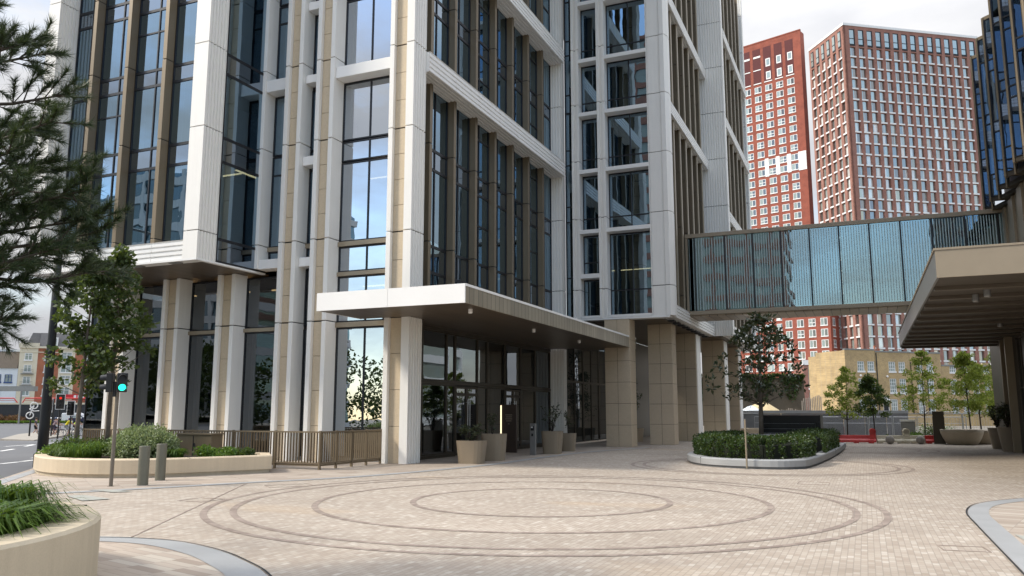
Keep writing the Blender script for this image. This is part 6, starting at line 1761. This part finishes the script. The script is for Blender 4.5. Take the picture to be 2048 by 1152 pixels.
for cx_, cz_ in ((-.06, -.42), (.2, .42)):
    mb.tube([em(cx_ + .27 * math.cos(k * math.pi / 10), cz_ + .27 * math.sin(k * math.pi / 10)) for k in range(21)], .05, 6, caps=False)
for a, b in (((-.06, -.42), (.05, -.02)), ((.05, -.02), (.2, .42)), ((-.12, .1), (.22, -.06)), ((.22, -.06), (.62, -.02)), ((-.12, .1), (.2, .42))): mb.tube([em(*a), em(*b)], .05, 6)
mb.build('emblem', M_WFRAME, bs)
def car(label, loc, heading, paint, glassc=None, name='parked_car', hood=True, van=False):
    t = local(thing(name, label, 'van' if van else 'car', loc, None, heading)); L_, W_ = 4.3, 1.78
    side = [(-2.1, .32), (-2.15, .75), (-1.95, 1.0), (-1.35, 1.42), (-.3, 1.5), (.35, 1.42), (1.05, 1.0), (1.9, .86), (2.15, .66), (2.12, .32)]
    if van: side = [(-2.3, .35), (-2.35, 1.7), (-2.2, 1.95), (.8, 1.98), (1.3, 1.75), (1.75, 1.15), (2.3, .95), (2.4, .4)]
    mb = MB(); mb.extr([(a, -W_ / 2, b) for a, b in side], (0, W_, 0)); mb.build('body', plain('paint_%02d' % len(MATS), paint, .25, metal=.3, var=.05), t, bevel=.08)
    g = MB()
    for s in (-1, 1):
        y_ = s * (W_ / 2 + .004); pts = [(-1.25, y_, 1.02), (.8, y_, 1.02), (.3, y_, 1.36), (-.3, y_, 1.42), (-1.2, y_, 1.34)] if not van else [(.4, y_, 1.2), (1.55, y_, 1.2), (1.15, y_, 1.7), (.4, y_, 1.75)]
        g.poly(pts if s < 0 else pts[::-1])
    if not van: g.poly([(.45, -.7, 1.405), (.45, .7, 1.405), (1.0, .78, 1.06), (1.0, -.78, 1.06)][::-1]); g.poly([(-1.42, -.7, 1.40), (-1.42, .7, 1.40), (-1.9, .76, 1.06), (-1.9, -.76, 1.06)])
    g.build('car_window', M_WINDOW, t)
    for a in (-1.3, 1.35):
        for s in (-1, 1):
            mb = MB(); y0 = s * (W_ / 2 - .2); mb.tube([(a, y0, .32), (a, s * (W_ / 2 + .01), .32)], .32, 18); wl = mb.build('wheel', M_BLACK, t)
            mb = MB(); mb.tube([(a, s * (W_ / 2 + .011), .32), (a, s * (W_ / 2 + .02), .32)], .2, 14); mb.build('hub', M_STEEL, wl)
    for s in (-1, 1):
        mb = MB(); mb.box(2.05, s * .75 - .15, .62, 2.16, s * .75 + .15, .74); mb.build('headlight', M_WHITE2, t)
        mb = MB(); mb.box(-2.17, s * .75 - .12, .78, -2.06, s * .75 + .12, .92); mb.build('tail_light', M_RED, t)
    return t
car('dark blue car parked beyond the road right of the cyclists', (-139.5, 114.0, -.6), R(20), (.012, .016, .05))
car('white van behind the dark blue car by the hoarding end', (-142.6, 115.2, -.6), R(25), (.70, .72, .75), van=True, name='white_van')

# roadside planting before the black hoarding
RNG = np.random.default_rng(8); n = 9000
q = RNG.random((n, 3)); pos = np.stack([-158 + 22 * q[:, 0] - 3 * q[:, 1], 106.6 + 11.8 * q[:, 0] - 3 * q[:, 1], np.full(n, -.6)], 1)
o = leaf_mesh('verge_grass', pos, unit(rnd_dirs(n) * .6 + np.array([[0, 0, 1.2]])), rnd_dirs(n), .55, .10, L_GRASS); o['kind'] = 'stuff'; o['label'] = 'unmown grass growing on the far verge'; o['category'] = 'grass'
for i, (a, lb) in enumerate(((0, 'rusty red-brown bush under the notice board'), (3.4, 'second rusty bush right of the notice board'), (6.6, 'last low rusty bush beside the bicycle sign'))):
    p = HL + hdv * (8.4 + a) + hnv * 1.6; shrub('rusty_bush', lb, (p.x, p.y, -.6), 1.9, 1.9 - .2 * i, 1300, (.5, .13), L_RUST, 'rusty bushes by the hoarding', 400 + i)
mb = MB()
# ------------------------------------------------------------------ buildings behind the viewer, seen mirrored in the glass
def slab_block(name, label, x0, x1, y0, y1, h, wallm, glassm, floor=3.2):
    t = thing(name, label, 'building', ((x0 + x1) / 2, (y0 + y1) / 2, 0)); mb = MB(); mb.box(x0 + .3, y0 + .3, 0, x1 - .3, y1 - .3, h - .3); mb.build('glazing', glassm, t)
    mb = MB(); z = 0
    while z < h: mb.box(x0, y0, z, x1, y1, z + 1.1); z += floor
    mb.build('floor_band', wallm, t)
    mb = MB()
    for k in range(int((x1 - x0) / 3.4) + 1): mb.box(x0 - .05 + k * 3.4, y1 - .2, 0, x0 + .5 + k * 3.4, y1 + .06, h)
    mb.build('pier', wallm, t)
slab_block('office_block', 'teal glass and white office block across the road, mirrored in the hotel windows', -140, -78, -64, -40, 34, M_WHITER, M_GLASS_T)
slab_block('brick_flats', 'tall dark brown brick flats behind the viewer, mirrored in the footbridge and bay windows', -50, -12, -80, -60, 72, M_BRICK_BROWN, M_WINDOW)
slab_block('apartment_block', 'pale banded block of flats beyond the glass building, mirrored in the entrance glass', 30, 62, 92, 112, 26, M_WHITER, M_WINDOW)
for i, (x, y, h) in enumerate(((13.5, 60, 7), (16, 68, 8))):
    t = local(thing('large_tree', ('leafy tree beyond the canopy building, nearer of two mirrored in the entrance glass', 'leafy tree beyond the canopy building, farther of two mirrored in the entrance glass')[i], 'tree', (x, y, 0)))
    tree(t, h, .16, 2.0, lambda t: 2.6 * math.sin(math.pi * min(1, .15 + .85 * t)) + .3, 100, 120, (.17, .12), L_MID, M_BARK, (0, 0), .9, seed=500 + i)

RNG = np.random.default_rng(77); k = 520
f = RNG.random(k); cs = np.stack([-150 + 140 * f, -2 - 74 * f + RNG.normal(size=k) * 4, RNG.random(k) ** .8 * 9.5], 1)
P, D = clump_leaves(cs, np.full(k, 2.0), 90, .5, .2)
o = leaf_mesh('treeline', P, D, rnd_dirs(len(P)), .5, .4, L_PLANE); o['kind'] = 'stuff'; o['label'] = 'dark line of trees across the road, mirrored in the ground floor glass'; o['category'] = 'trees'
for o in list(bpy.data.objects):
    if '_local' in o: del o['_local']
